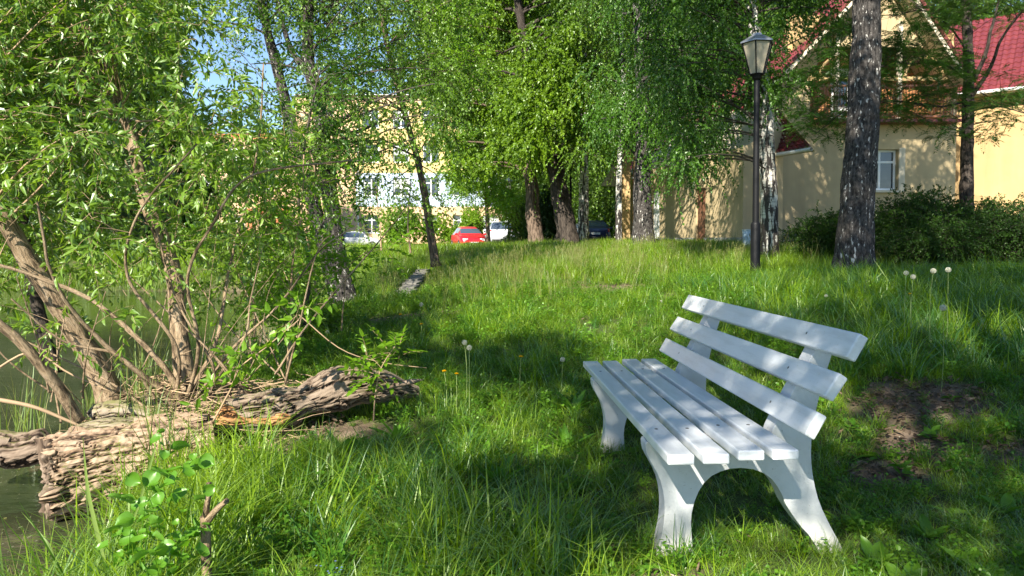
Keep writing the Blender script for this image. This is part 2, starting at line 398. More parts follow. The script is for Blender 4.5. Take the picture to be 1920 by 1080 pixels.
# ------------------------------------------------------------------ walls with openings
def wall_mesh(mb, O, U, w_, h, openings, depth=.22, thick=.3, Nn=None):
    """wall in the plane through O spanned by U (horizontal) and up; outward normal = U x Z"""
    O = np.array(O, float); U = np.array([*U, 0.]) / np.linalg.norm(U); Zv = np.array([0, 0, 1.]); Nn = np.cross(U, Zv)
    us = sorted({0, w_, *[o[0] for o in openings], *[o[2] for o in openings]}); zs = sorted({0, h, *[o[1] for o in openings], *[o[3] for o in openings]})
    def P(u, z, d=0): return O + U * u + Zv * z - Nn * d
    for a, b in zip(us[:-1], us[1:]):
        for c, d in zip(zs[:-1], zs[1:]):
            mu, mz = (a + b) / 2, (c + d) / 2
            if any(o[0] < mu < o[2] and o[1] < mz < o[3] for o in openings): continue
            mb.add([P(a, c), P(b, c), P(b, d), P(a, d)], np.array([[0, 1, 2, 3]]))
    for (a, c, b, d) in [o[:4] for o in openings]:
        for q in ([P(a, c), P(a, d), P(a, d, depth), P(a, c, depth)], [P(b, c), P(b, c, depth), P(b, d, depth), P(b, d)], [P(a, d), P(b, d), P(b, d, depth), P(a, d, depth)], [P(a, c), P(a, c, depth), P(b, c, depth), P(b, c)]):
            mb.add(q, np.array([[0, 1, 2, 3]]))
    return P
glass = pmat('window_glass', (.03, .04, .05), .06, spec=1.0)
blind = pmat('window_blind', (.45, .46, .47), .5, nz=.1)
wframe = pmat('white_window_frame', (.75, .75, .73), .45)
def window(parent, O, U, a, c, b, d, depth=.18, bars=(.5,), trans=None, fw=.07, blinds=False):
    """a window frame (mesh) with its pane as a child"""
    ang = math.atan2(U[1], U[0]); U3 = np.array([math.cos(ang), math.sin(ang), 0]); Nn = np.cross(U3, [0, 0, 1])
    o0 = np.array(O) + U3 * (a + b) / 2 + np.array([0, 0, (c + d) / 2]) - Nn * depth
    W, H = b - a - .01, d - c - .01; m = MB()
    m.box((0, 0, H / 2 - fw / 2), (W, .06, fw)); m.box((0, 0, -H / 2 + fw / 2), (W, .06, fw))
    for s in (-1, 1): m.box((s * (W / 2 - fw / 2), 0, 0), (fw, .06, H - 2 * fw))
    for q in bars: m.box((-W / 2 + q * W, 0, 0), (fw, .055, H - 2 * fw))
    if trans: m.box((0, 0, -H / 2 + trans * H), (W - 2 * fw, .05, fw))
    m.box((0, -.06, -H / 2 - .015), (W, .16, .03))
    f = m.build('window', wframe, parent); f.location = tuple(o0 - np.array(parent.location)); f.rotation_euler = (0, 0, ang)
    g = MB(); g.box((0, .012, 0), (W - .04, .008, H - .04)); g.build('pane', glass, f)
    if blinds: g = MB(); g.box((0, -.0 + .004, H * .18), (W - .05, .006, H * .55)); g.build('blind', blind, f)
    return f

# school block far behind the trees
def plaster(name, col, nz=.08):
    m, n, out = newmat(name); p = nd(n, 'ShaderNodeBsdfPrincipled'); n.links.new(p.outputs[0], out.inputs[0]); p.inputs['Roughness'].default_value = .93; p.inputs['Specular IOR Level'].default_value = .15
    pos = nd(n, 'ShaderNodeNewGeometry').outputs['Position']
    a = noise(n, pos, .6, 6, .6); b = noise(n, pos, 1.0, 4, .6, (2.5, 2.5, .3)); c = ramp(n, math_(n, 'ADD', math_(n, 'MULTIPLY', a, .6), math_(n, 'MULTIPLY', b, .4)), [(.3, tuple(np.array(col) * (1 - 2.4 * nz))), (.6, col), (.8, tuple(np.minimum(np.array(col) * (1 + nz), 1)))])
    n.links.new(c, p.inputs[0]); n.links.new(bumpn(n, noise(n, pos, 45, 3), .25, .01), p.inputs['Normal']); return m
Yf = 68.0; sx0 = (350 - 960) / FPX * Yf; sx1 = (940 - 960) / FPX * Yf; g0 = .95
school = empty('school_building', (sx0, Yf, g0), 0, 'yellow and pale blue school block of four storeys beyond the parked cars', 'building')
mats = [plaster('school_yellow', (.66, .50, .23)), plaster('school_blue', (.44, .52, .66)), plaster('school_peach', (.66, .45, .28)), plaster('school_orange', (.50, .19, .09))]
Wt = sx1 - sx0; rows = [(410, .0), (347, 0), (290, 0), (225, 0)]
lev = [0, 3.55, 6.75, 10.0, 13.35]
def sec(u0, u1, z0, z1, mat, wins, nm='wall'):
    m = MB(); ops = []
    for wu in wins: ops.append((wu - u0, 1.0, wu - u0 + 1.55, 2.75))
    if z1 - z0 < 2.8: ops = []
    wall_mesh(m, (sx0 + u0, Yf, g0 + z0), (1, 0), u1 - u0, z1 - z0, ops)
    m.V = [v - np.array([sx0, Yf, g0]) for v in m.V]; m.build(nm, mat, school)
    for k, o in enumerate(ops): window(school, (sx0 + u0, Yf, g0 + z0), (1, 0), *o, bars=(.5,), trans=.72, blinds=(int(wins[k] * 7) % 3 == 0), fw=.1)
wu = [1.2 + 2.85 * i for i in range(10)]
split = (668 - 960) / FPX * Yf - sx0; p2 = (560 - 960) / FPX * Yf - sx0
L_ = [q for q in wu if q + 1.55 < p2 - .2]; Mi = [q for q in wu if q > p2 + .2 and q + 1.55 < split - .1]; Rt = [split + .7 + 2.85 * i for i in range(6) if split + .7 + 2.85 * i + 1.7 < Wt]
for i in range(4):
    z0, z1 = lev[i], lev[i + 1]
    if i < 3: sec(0, p2, z0, z1, mats[2], L_)
    sec(p2, split, z0, z1, mats[2], Mi)
    sec(split, Wt, z0, z1, mats[1] if i == 1 else (mats[2] if i == 0 else mats[0]), Rt)
sec(p2, Wt, 13.35, 14.1, mats[2], [], 'parapet'); sec(0, p2, 10.0, 10.5, mats[3], [], 'parapet')
m = MB(); m.box((p2 - .1, 7, 7.05), (.18, 13.9, 14.0)); m.box((Wt + .08, 7, 7.05), (.15, 13.9, 14.0)); m.box(((p2 + Wt) / 2, 7.1, 14.05), (Wt - p2, 13.9, .1)); m.box((p2 / 2, 7.1, 10.4), (p2, 13.9, .1)); m.box((0, 7, 5.2), (.18, 13.9, 10.3)); m.build('side_wall', mats[2], school)
m = MB(); m.box(((p2 + Wt) / 2, -.12, 14.13), (Wt - p2 + .3, .4, .07)); m.build('roof_edge', wframe, school)
m = MB()
for u in (6.9, 9.6): m.box((u, -2.0, 1.45), (.5, .5, 2.9))
m.box((8.25, -1.1, 3.1), (3.6, 2.2, .35)); m.build('porch', mats[3], school)
m = MB(); m.box((8.25, -.06, 1.3), (1.9, .08, 2.6)); m.build('entrance_door', pmat('dark_door', (.04, .03, .03), .4), school)
m = MB(); tubes(m, [[(split + .25, -.1, 0), (split + .25, -.1, 14)]], [[.07, .07]], 8); m.build('drainpipe', wframe, school)

# ------------------------------------------------------------------ yellow house with red tile roofs
yel = plaster('house_yellow', (.50, .395, .235), .12); yel2 = plaster('house_ochre', (.50, .345, .17), .12); cream = plaster('cream_plaster', (.62, .55, .42))
def tile_mat():
    m, n, out = newmat('red_metal_tile'); p = nd(n, 'ShaderNodeBsdfPrincipled'); n.links.new(p.outputs[0], out.inputs[0]); p.inputs['Roughness'].default_value = .42
    pos = nd(n, 'ShaderNodeNewGeometry').outputs['Position']
    c = ramp(n, noise(n, pos, 2.5, 5, .6), [(.3, (.11, .020, .024)), (.7, (.19, .038, .040))]); n.links.new(c, p.inputs[0]); return m
redtile = tile_mat(); darktrim = pmat('brown_trim', (.16, .035, .03), .5)
def roof_slope(parent, A, B, Cc, D, name='roof', th=.05):
    """tile-profiled metal sheet: A-B eave, D-C ridge (world corners)"""
    A, B, Cc, D = [np.array(v, float) for v in (A, B, Cc, D)]
    wl = max(np.linalg.norm(B - A), np.linalg.norm(Cc - D)); hl = max(np.linalg.norm(D - A), np.linalg.norm(Cc - B))
    nu = max(4, min(230, int(wl / .055))); rowsn = max(1, int(round(hl / .36)))
    vs = np.sort(np.concatenate([np.arange(rowsn) / rowsn, (np.arange(rowsn) + .5) / rowsn, (np.arange(rowsn) + .97) / rowsn, [1.]]))
    us = np.linspace(0, 1, nu + 1); U_, V_ = np.meshgrid(us, vs)
    P = (A + (B - A) * U_[..., None]) * (1 - V_[..., None]) + (D + (Cc - D) * U_[..., None]) * V_[..., None]
    n_ = nrm(np.cross(B - A, D - A)); n_ = n_ if n_[2] > 0 else -n_
    saw = 1 - np.mod(V_ * rowsn, 1.0)
    hgt = .028 * np.cos(U_ * wl / .2 * 2 * PI) + .035 * saw
    P = P + hgt[..., None] * n_ - np.array(parent.location)
    i = np.arange(P.shape[0] * P.shape[1]).reshape(P.shape[:2]); F = np.stack([i[:-1, :-1], i[:-1, 1:], i[1:, 1:], i[1:, :-1]], -1).reshape(-1, 4)
    m = MB(); m.add(P, F); q = [v - np.array(parent.location) - n_ * .05 for v in (A, B, Cc, D)]; q2 = [v - n_ * .12 for v in q]
    o = m.build(name, redtile, parent, smooth_=False)
    m = MB(); m.add(q + q2, np.array([[0, 1, 2, 3], [7, 6, 5, 4], [0, 4, 5, 1], [1, 5, 6, 2], [2, 6, 7, 3], [3, 7, 4, 0]])); m.build('soffit', cream, parent)
    return o
HY = 24.0; hx0, hx1 = 8.77, 14.95; hg = 1.12; eave = 6.75
house = empty('gabled_house', (hx0, HY, hg), 0, 'yellow plastered house with red tiled gable and wooden balcony behind the birches', 'house')
HL = np.array(house.location)
def local(m): m.V = [v - HL for v in m.V]; return m
apx = 12.25; apz = 10.35; ev = 6.45; exl, exr = 8.48, 14.95
bx0, bx1 = (1515 - 960) / FPX * HY, (1778 - 960) / FPX * HY; bz0 = CAMH + (450 - 229) / FPX * HY; bz1 = CAMH + (450 - 92) / FPX * HY
wx0, wx1 = (1620 - 960) / FPX * HY, (1681 - 960) / FPX * HY; wz0 = CAMH + (450 - 357) / FPX * HY; wz1 = CAMH + (450 - 281) / FPX * HY
m = MB(); wall_mesh(m, (hx0, HY, hg), (1, 0), hx1 - hx0, eave - hg, [(wx0 - hx0, wz0 - hg, wx1 - hx0, wz1 - hg), (bx0 - hx0, bz0 - hg, bx1 - hx0, eave - hg)], depth=.25)
# gable above the eave, with the balcony opening cut to a trapezoid
def gp(x, z): return (x, HY, z)
m.add([gp(hx0, eave), gp(bx0, eave), gp(bx0 + .5, bz1), gp(apx, bz1), gp(apx, apz), ], np.array([[0, 1, 2, 3, 4]]))
m.add([gp(hx1, eave), gp(apx, apz), gp(apx, bz1), gp(bx1 - .5, bz1), gp(bx1, eave)], np.array([[0, 1, 2, 3, 4]]))
local(m).build('wall', yel, house)
m = MB(); m.add([(hx0, HY, hg), (hx0, HY, eave), (hx0, HY + 11, eave), (hx0, HY + 11, hg)], np.array([[0, 1, 2, 3]])); m.add([(hx1, HY, hg), (hx1, HY + 11, hg), (hx1, HY + 11, eave), (hx1, HY, eave)], np.array([[0, 1, 2, 3]])); m.add([(hx0, HY + 11, hg), (hx0, HY + 11, eave), (apx, HY + 11, apz), (hx1, HY + 11, eave), (hx1, HY + 11, hg)], np.array([[0, 1, 2, 3, 4]]))
local(m).build('side_wall', yel, house)
window(house, (hx0, HY, hg), (1, 0), wx0 - hx0, wz0 - hg, wx1 - hx0, wz1 - hg, bars=(.5,), trans=.7, depth=.2)
m = MB(); m.box((wx1 + .11, HY - .02, (wz0 + wz1) / 2), (.2, .05, wz1 - wz0 + .1)); m.box(((wx0 + wx1) / 2, HY - .05, wz0 - .05), (wx1 - wx0 + .1, .14, .06)); local(m).build('window_surround', cream, house)
# balcony room: back wall, timber cladding boards, white door, posts, truss
wood = pmat('balcony_timber', (.36, .16, .06), .6, nz=.25, scale=4, stretch=(8, 8, .6)); woodd = pmat('gable_timber', (.24, .12, .055), .6, nz=.3, scale=4)
by = HY + 1.35
m = MB(); m.box(((bx0 + bx1) / 2, by + .1, (bz0 + bz1) / 2 + .5), (bx1 - bx0 + .6, .1, bz1 - bz0 + 2)); m.box((bx0 - .05, HY + .72, (bz0 + bz1) / 2), (.08, 1.3, bz1 - bz0 + 1)); m.box((bx1 + .05, HY + .72, (bz0 + bz1) / 2), (.08, 1.3, bz1 - bz0 + 1)); m.box(((bx0 + bx1) / 2, HY + .7, bz1 + .3), (bx1 - bx0, 1.2, .08)); local(m).build('balcony_wall', yel2, house)
m = MB(); m.box(((bx0 + bx1) / 2, HY + .35, bz0 - .06), (bx1 - bx0 - .02, 1.9, .1)); local(m).build('balcony_floor', darktrim, house)
nb = 22; bw = (bx1 - bx0) / nb; m0 = None
for i in range(nb):
    x = bx0 + bw * (i + .5)
    if (1550 - 960) / FPX * by < x < (1592 - 960) / FPX * by: continue
    if m0 is None:
        m = MB(); m.box((0, 0, 0), (bw - .02, .03, bz1 - bz0)); m0 = m.build('board', wood, house); o = m0
    else:
        o = m0.copy(); C.objects.link(o)
    o.location = (x - HL[0], by + .03 - HL[1], (bz0 + bz1) / 2 - HL[2])
dx0, dx1 = (1552 - 960) / FPX * by, (1590 - 960) / FPX * by
m = MB(); m.box(((dx0 + dx1) / 2, by + .0, bz0 + 1.05), (dx1 - dx0, .06, 2.1)); local(m).build('balcony_door', wframe, house)
m = MB(); m.box(((dx0 + dx1) / 2, by - .035, bz0 + 1.3), (dx1 - dx0 - .28, .01, 1.1)); local(m).build('door_pane', glass, house)
for xx in (1563, 1680):
    x = (xx - 960) / FPX * (HY - .1); m = MB(); m.box((x, HY - .1, (bz0 + bz1) / 2 + .35), (.13, .13, bz1 - bz0 + .9)); local(m).build('post', cream, house)
zb = CAMH + (450 - 152) / FPX * HY
m = MB(); m.box(((bx0 + bx1) / 2, HY - .1, zb), (bx1 - bx0 + .2, .11, .14)); local(m).build('beam', yel2, house)
for xc in ((1563 - 960) / FPX * HY, (1720 - 960) / FPX * HY):
    a = np.linspace(0, PI, 14); P = np.column_stack([xc + .62 * np.cos(a), np.full(14, HY - .17), zb + .08 + .62 * np.sin(a)]); m = MB(); tubes(m, P, np.full(14, .05), 6); local(m).build('arch_brace', yel2, house)
# railing
rail = pmat('railing_brown', (.25, .10, .045), .45); ry = HY - .5
m = MB(); rz0, rz1 = bz0 + .08, bz0 + 1.08
for z in (rz0, rz1): m.box(((bx0 + bx1) / 2, ry, z), (bx1 - bx0 + .1, .05, .05))
for x in (bx0 - .03, bx1 + .03): m.box((x, ry + .24, rz1), (.04, .5, .04)); m.box((x, ry + .24, rz0), (.04, .5, .04))
rl = local(m).build('railing', rail, house); m0 = None
for i in range(46):
    x = bx0 + (bx1 - bx0) * (i + .5) / 46
    if m0 is None: m = MB(); m.box((0, 0, 0), (.022, .022, 1.0)); o = m0 = m.build('baluster', rail, house)
    else: o = m0.copy(); C.objects.link(o)
    o.location = (x - HL[0], ry - HL[1], (rz0 + rz1) / 2 - HL[2])
ov = .8
roof_slope(house, (exl, HY + 11.3, ev), (exl, HY - ov, ev), (apx, HY - ov, apz + .15), (apx, HY + 11.3, apz + .15))
roof_slope(house, (exr, HY - ov, ev), (exr, HY + 11.3, ev), (apx, HY + 11.3, apz + .15), (apx, HY - ov, apz + .15))
m = MB()
for s, xe in ((-1, exl), (1, exr)):
    a = np.array([xe, HY - ov - .03, ev - .06]); b = np.array([apx, HY - ov - .03, apz + .08]); d = nrm(b - a); up = np.array([-d[2], 0, d[0]]) * (-s)
    if up[2] < 0: up = -up
    up = up * .8
    m.add([a, b, b + up * .13, a + up * .13, a + [0, .05, 0], b + [0, .05, 0], b + up * .13 + [0, .05, 0], a + up * .13 + [0, .05, 0]], np.array([[0, 1, 2, 3], [4, 7, 6, 5], [0, 4, 5, 1], [3, 2, 6, 7]]))
local(m).build('bargeboard', darktrim, house)
m = MB(); m.box((hx0 + .9, HY - .03, hg + .12), (1.8, .1, .55)); m.box(((hx0 + hx1) / 2 + 1, HY - .03, hg + .1), (hx1 - hx0 - 2.0, .1, .5)); local(m).build('plinth', M['plinth'], house)
m = MB(); m.box(((1798 - 960) / FPX * HY, HY - .1, CAMH + 202 / FPX * HY), (.2, .18, .3)); local(m).build('wall_box', M['concrete'], house)
# right wing
rwx, rwy = (1822 - 960) / FPX * 25.2, 25.2; U = nrm(np.array([3.9, -3.2])); RW = np.array([rwx - .9, rwy + .6, hg])
wing = empty('right_wing', (*RW,), 0, 'sunlit ochre house wing with red tile roof behind the rowan', 'house')
m = MB(); wall_mesh(m, (rwx - .75, rwy + .62, hg), U, 8, 5.35, [(4.2, 1.6, 5.6, 3.0)]); m.V = [v - RW for v in m.V]; m.build('wall', yel2, wing)
window(wing, (rwx - .75, rwy + .62, hg), U, 4.2, 1.6, 5.6, 3.0, trans=.7)
nU = np.array([U[1], -U[0]]); e0 = np.array([rwx - .75, rwy + .62]) + nU * .5 - U * .35; e1 = e0 + U * 8.6; ez = hg + 5.3
r0 = e0 - nU * 4.4; r1 = e1 - nU * 4.4
roof_slope(wing, (*e0, ez), (*e1, ez), (*r1, ez + 3.6), (*r0, ez + 3.6))
m = MB(); tubes(m, [[(*(e0 + nU * .05), ez - .02), (*(e1 + nU * .05), ez - .02)]], [[.06, .06]], 8); m.V = [v - RW for v in m.V]; m.build('gutter', wframe, wing)
# left wing with its long low roof
LWo = np.array([7.0, 22.6, hg]); lw = empty('left_wing', (*LWo,), 0, 'low yellow house wing with dark red roof running back behind the birches', 'house')
A = np.array([7.15, 22.0]); Bq = np.array([5.05, 32.5]); U = nrm(Bq - A); Lw = float(np.linalg.norm(Bq - A)); Uo = -U; On = Bq
ez = CAMH + 178 / FPX * 21.5
def lwm(m): m.V = [v - LWo for v in m.V]; return m
# openings are measured from the far end B
def uof(px):
    # intersection of the sight line with the wall line
    a = (px - 960) / FPX; t = (A[0] - a * A[1]) / (a * U[1] - U[0]); return Lw - t
d1 = (uof(1304), .0, uof(1322), 2.1); d2 = (uof(1222), .0, uof(1236), 2.3)
m = MB(); wall_mesh(m, (*On, hg - .1), Uo, Lw, ez - hg + .1, [d1, d2], depth=.15); m.add([(*A, hg - .1), (8.72, 22.9, hg - .1), (8.72, 22.9, ez + .8), (*A, ez)], np.array([[0, 1, 2, 3]])); lwm(m).build('wall', yel, lw)
door_m = pmat('brown_door', (.20, .09, .05), .5, nz=.2); Nn = np.cross([*Uo, 0], [0, 0, 1])
for dd, mt in ((d1, door_m), (d2, wframe)):
    uc = (dd[0] + dd[2]) / 2; m = MB(); c = np.array([*(On + Uo * uc), hg - .1 + dd[3] / 2]) - Nn * .1; an = math.atan2(Uo[1], Uo[0])
    m.box(c, (dd[2] - dd[0] - .02, .06, dd[3] - .02), Matrix.Rotation(an, 3, 'Z')); lwm(m).build('door', mt, lw)
m = MB(); an = math.atan2(Uo[1], Uo[0])
for (u0, u1) in ((0.1, d2[0]), (d2[2], d1[0]), (d1[2], Lw)):
    c = np.array([*(On + Uo * (u0 + u1) / 2), hg + .05]) + Nn * .03; m.box(c, (u1 - u0, .08, .45), Matrix.Rotation(an, 3, 'Z'))
lwm(m).build('plinth', M['plinth'], lw)
for px in (1172, 1196):
    P = at(px, 440, 31.0); m = MB(); m.box((P[0], P[1], hg + 2.0), (.38, .38, 4.2)); lwm(m).build('column', yel2, lw)
E0 = np.array([8.95, 21.3]); E1 = np.array([4.75, 32.8])
R0 = np.array([8.77 + .05, 23.96]); roof_slope(lw, (*E1, ez - .1), (*E0, ez - .1), (8.72, 23.9, ez + 1.7), (8.2, 34, ez + 3.2))
m = MB(); tubes(m, [[(*E0, ez - .16), (*E1, ez - .16)]], [[.06, .06]], 8); lwm(m).build('gutter', wframe, lw)
m = MB(); q = at(1128, 348, 32.0); q1 = at(1150, 310, 32.0); q2 = at(1176, 350, 32.0); T = np.array([q, q2, q1]); m.add(np.concatenate([T, T + [0, .3, 0]]), [np.array([[0, 1, 2], [5, 4, 3]]), np.array([[0, 3, 4, 1], [1, 4, 5, 2], [2, 5, 3, 0]])]); lwm(m).build('eave_board', cream, lw)

# ------------------------------------------------------------------ cars
tyre_m = pmat('tyre', (.02, .02, .02), .8); rim_m = pmat('rim', (.35, .35, .36), .35, metal=.6); lamp_m = pmat('headlight', (.6, .62, .65), .12); tail_m = pmat('taillight', (.45, .02, .02), .2); plate_m = pmat('plate', (.7, .7, .68), .4); black_m = pmat('black_trim', (.02, .02, .022), .5); carglass = pmat('car_glass', (.05, .07, .10), .05, spec=1.)
def make_car(name, label, paint, kind, loc, rz, group='cars parked beyond the trees'):
    root = empty(name, loc, rz, label, 'car', group)
    pm = pmat(name + '_paint', paint, .28, spec=.7)
    # length stations: x, half width, bottom, belt, top, roof half width
    prof = dict(
        hatch=[(-2.0, .70, .32, .72, .74, .66), (-1.9, .82, .22, .88, .92, .74), (-1.55, .85, .2, .94, 1.30, .60), (-1.1, .86, .2, .95, 1.43, .58), (-.2, .87, .2, .94, 1.47, .60), (.35, .87, .2, .93, 1.40, .58), (.95, .86, .2, .92, .98, .74), (1.5, .85, .2, .82, .86, .72), (1.9, .78, .22, .66, .69, .64), (2.02, .62, .3, .52, .54, .52)],
        suv=[(-2.2, .78, .36, .95, .98, .74), (-2.1, .88, .28, 1.02, 1.08, .78), (-1.75, .91, .26, 1.06, 1.52, .64), (-1.2, .92, .26, 1.07, 1.66, .64), (0, .92, .26, 1.05, 1.69, .66), (.5, .92, .26, 1.04, 1.60, .64), (1.1, .91, .26, 1.03, 1.12, .8), (1.7, .9, .26, .98, 1.02, .76), (2.1, .82, .3, .8, .83, .68), (2.2, .7, .4, .66, .68, .58)],
        sedan=[(-2.25, .72, .34, .84, .86, .70), (-2.15, .82, .24, .92, .95, .76), (-1.7, .84, .22, .95, 1.0, .74), (-1.15, .85, .22, .95, 1.34, .58), (-.6, .86, .22, .94, 1.41, .57), (.15, .86, .22, .93, 1.40, .58), (.9, .85, .22, .92, .97, .74), (1.6, .84, .22, .84, .88, .72), (2.05, .76, .24, .68, .71, .64), (2.15, .62, .3, .54, .56, .52)])[kind]
    st = np.array(prof); xs = np.linspace(st[0, 0], st[-1, 0], 37); S = np.column_stack([xs] + [np.interp(xs, st[:, 0], st[:, k]) for k in range(1, 6)])
    rings = []
    for x, hw, zb_, zl, zt, rw in S:
        r = [(x, -hw * .86, zb_), (x, -hw * .98, zb_ + .1), (x, -hw, (zb_ + zl) / 2), (x, -hw * .97, zl), (x, -(rw * .93), zl + (zt - zl) * .86), (x, -rw * .78, zt)]
        rings.append(r + [(a, -b, c) for a, b, c in r[::-1]])
    R = np.array(rings); K, n_ = R.shape[:2]; i = np.arange(K - 1)[:, None] * n_; j = np.arange(n_)[None]; j2 = (j + 1) % n_
    F = np.stack([i + j, i + n_ + j, i + n_ + j2, i + j2], -1).reshape(-1, 4)
    m = MB(); m.add(R, [F, np.array([list(range(n_))]), np.array([list(range((K - 1) * n_, K * n_))[::-1]])]); m.build('body', pm, root, smooth_=True)
    def patch(nm, ks, js, mat, off=.012):
        a = R[ks[0]:ks[1] + 1][:, js]; c = np.array([0, 0, .8]); V = a + nrm(a - c - np.array([1, 0, 0]) * (a[..., :1])) * off
        ii = np.arange(a.shape[0] * a.shape[1]).reshape(a.shape[:2]); FF = np.stack([ii[:-1, :-1], ii[1:, :-1], ii[1:, 1:], ii[:-1, 1:]], -1).reshape(-1, 4)
        q = MB(); q.add(V, FF); return q.build(nm, mat, root, smooth_=True)
    gh = [k for k in range(K) if S[k, 4] - S[k, 3] > .12]; k0, k1 = gh[0], gh[-1]
    top = [k for k in gh if S[k, 4] > st[:, 4].max() - .1]; t0, t1 = top[0], top[-1]
    patch('side_window', (k0 + 2, k1 - 2), [3, 4], carglass); patch('side_window', (k0 + 2, k1 - 2), [7, 8], carglass)
    fx = S[:, 0]
    patch('windscreen', (t1 + 1, k1 + 1), [4, 5, 6, 7], carglass, .022); patch('rear_window', (max(k0 - 1, 0), max(t0 - 1, 1)), [4, 5, 6, 7], carglass, .022)
    L0, L1 = st[0, 0], st[-1, 0]; hwb = st[1, 1]
    for s in (-1, 1):
        q = MB(); q.box((L1 - .13, s * .55, .62 if kind != 'suv' else .76), (.2, .32, .15), Matrix.Rotation(-s * .35, 3, 'Z')); q.build('headlight', lamp_m, root, bevel=.03)
        q = MB(); q.box((L0 + .1, s * (hwb - .16), .80 if kind != 'suv' else .96), (.16, .26, .2), Matrix.Rotation(s * .3, 3, 'Z')); q.build('taillight', tail_m, root, bevel=.03)
        q = MB(); q.box((.75, s * .93, .98 if kind != 'suv' else 1.1), (.16, .18, .12)); q.build('mirror', pm, root, bevel=.03)
        for x in (L0 + .75, L1 - .75):
            a = np.linspace(0, 2 * PI, 21)[:-1]; q = MB(); P = np.array([(x, s * .66, .31), (x, s * .70, .31), (x, s * .86, .31), (x, s * .875, .31)])
            tubes(q, P, [.27, .31, .31, .26], 20, cap=True); wv = q.build('wheel', tyre_m, root)
            q = MB(); P = np.array([(x, s * .865, .31), (x, s * .89, .31)]); tubes(q, P, [.19, .17], 12, cap=True); q.build('rim', rim_m, wv)
    for x, nm in ((L1 - .0, 'plate'), (L0 + .0, 'plate')):
        q = MB(); q.box((x, 0, .42 if x > 0 else .62), (.03, .52, .12)); q.build(nm, plate_m, root)
    q = MB(); q.box((L1 - .03, 0, .36), (.12, 1.25, .16)); q.box((L0 + .04, 0, .36), (.12, 1.3, .18)); q.build('bumper_trim', black_m, root, bevel=.03)
    return root
def carpos(px, Yd): p = at(px, 440, Yd); return (p[0], p[1], G(p[0], p[1]) + .04)
make_car('red_hatchback', 'bright red hatchback seen from the front, left of the white car', (.50, .012, .022), 'hatch', carpos(878, 46.), -PI / 2 + .25)
make_car('white_suv', 'white suv seen from behind beside the slim green tree', (.50, .52, .56), 'suv', carpos(936, 48.5), PI / 2 + .1)
make_car('navy_sedan', 'dark blue saloon with its rear showing between two birch trunks', (.02, .028, .075), 'sedan', carpos(1117, 43.), PI / 2 - .12)
make_car('silver_sedan', 'silver car half hidden behind the leaning poplar trunk', (.42, .44, .46), 'sedan', carpos(1068, 50.), PI / 2 + .3)
make_car('silver_hatchback', 'silver hatchback parked in front of the school windows', (.45, .47, .5), 'hatch', carpos(672, 62.), .1)
make_car('blue_hatchback', 'blue car seen through the shrub leaves near the orange porch', (.03, .08, .25), 'hatch', carpos(548, 54.), -PI / 2 + .2)
make_car('white_hatchback', 'white car behind the dark twin birch trunks', (.65, .66, .67), 'hatch', carpos(592, 57.), -PI / 2)

# ------------------------------------------------------------------ park bench
def bench_paint():
    m, n, out = newmat('white_bench_paint'); p = nd(n, 'ShaderNodeBsdfPrincipled'); n.links.new(p.outputs[0], out.inputs[0])
    co = nd(n, 'ShaderNodeTexCoord').outputs['Object']; a = noise(n, co, 3, 6, .6, (5, .6, 5)); b = noise(n, co, 60, 3)
    c = ramp(n, a, [(.3, (.52, .54, .555)), (.5, (.65, .675, .70)), (.8, (.71, .73, .75))]); n.links.new(mixc(n, ramp(n, b, [(.66, (0, 0, 0)), (.72, (1, 1, 1))]), c, (.56, .56, .53)), p.inputs[0])
    st = noise(n, co, 1., 5, .65, (9, 2.2, 9)); gr = noise(n, co, 1., 3, .5, (160, 3, 160))
    n.links.new(mixc(n, math_(n, 'MULTIPLY', ramp(n, st, [(.54, (0, 0, 0)), (.72, (1, 1, 1))]), .35), p.inputs[0].links[0].from_socket, (.42, .42, .36)), p.inputs[0])
    p.inputs['Roughness'].default_value = .34; p.inputs['Coat Weight'].default_value = .25; p.inputs['Coat Roughness'].default_value = .2; n.links.new(bumpn(n, gr, .25, .003), p.inputs['Normal']); return m
def bench_conc():
    m, n, out = newmat('painted_concrete'); p = nd(n, 'ShaderNodeBsdfPrincipled'); n.links.new(p.outputs[0], out.inputs[0])
    co = nd(n, 'ShaderNodeTexCoord').outputs['Object']; a = noise(n, co, 5, 6, .6); b = noise(n, co, 75, 3, .6); sp = nd(n, 'ShaderNodeSeparateXYZ'); n.links.new(co, sp.inputs[0])
    c = ramp(n, a, [(.3, (.45, .46, .46)), (.7, (.58, .595, .60))]); c = mixc(n, ramp(n, b, [(.68, (0, 0, 0)), (.72, (1, 1, 1))]), c, (.34, .33, .31))
    d = math_(n, 'MULTIPLY', math_(n, 'ADD', math_(n, 'MULTIPLY', sp.outputs[2], -4.5), .35, True), a, True); c = mixc(n, math_(n, 'MULTIPLY', d, .8), c, (.30, .27, .20))
    n.links.new(c, p.inputs[0]); p.inputs['Roughness'].default_value = .6; n.links.new(bumpn(n, b, .35, .006), p.inputs['Normal']); return m
paint, pconc = bench_paint(), bench_conc()
BT, BTilt, BL = -.0449, -.0098, 2.414
bench = empty('park_bench', (.6425, 2.8856, 0), 0, 'white park bench with concrete legs and wooden slats on the grass', 'bench')
bench.rotation_euler = (BTilt, 0, -BT)
def bl(u, y, v): return (u, y, v)
TH = .043
for i, (u, v) in enumerate([(.055, .43), (.2025, .4315), (.3495, .4445), (.4945, .4450)]):
    m = MB(); m.box((0, BL / 2, 0), (.112, BL, TH)); o = m.build('seat_slat', paint, bench, bevel=.007); o.location = (u, 0, v - TH / 2)
backs = [((.576, .506), (.629, .600)), ((.655, .668), (.718, .762)), ((.746, .829), (.801, .927))]
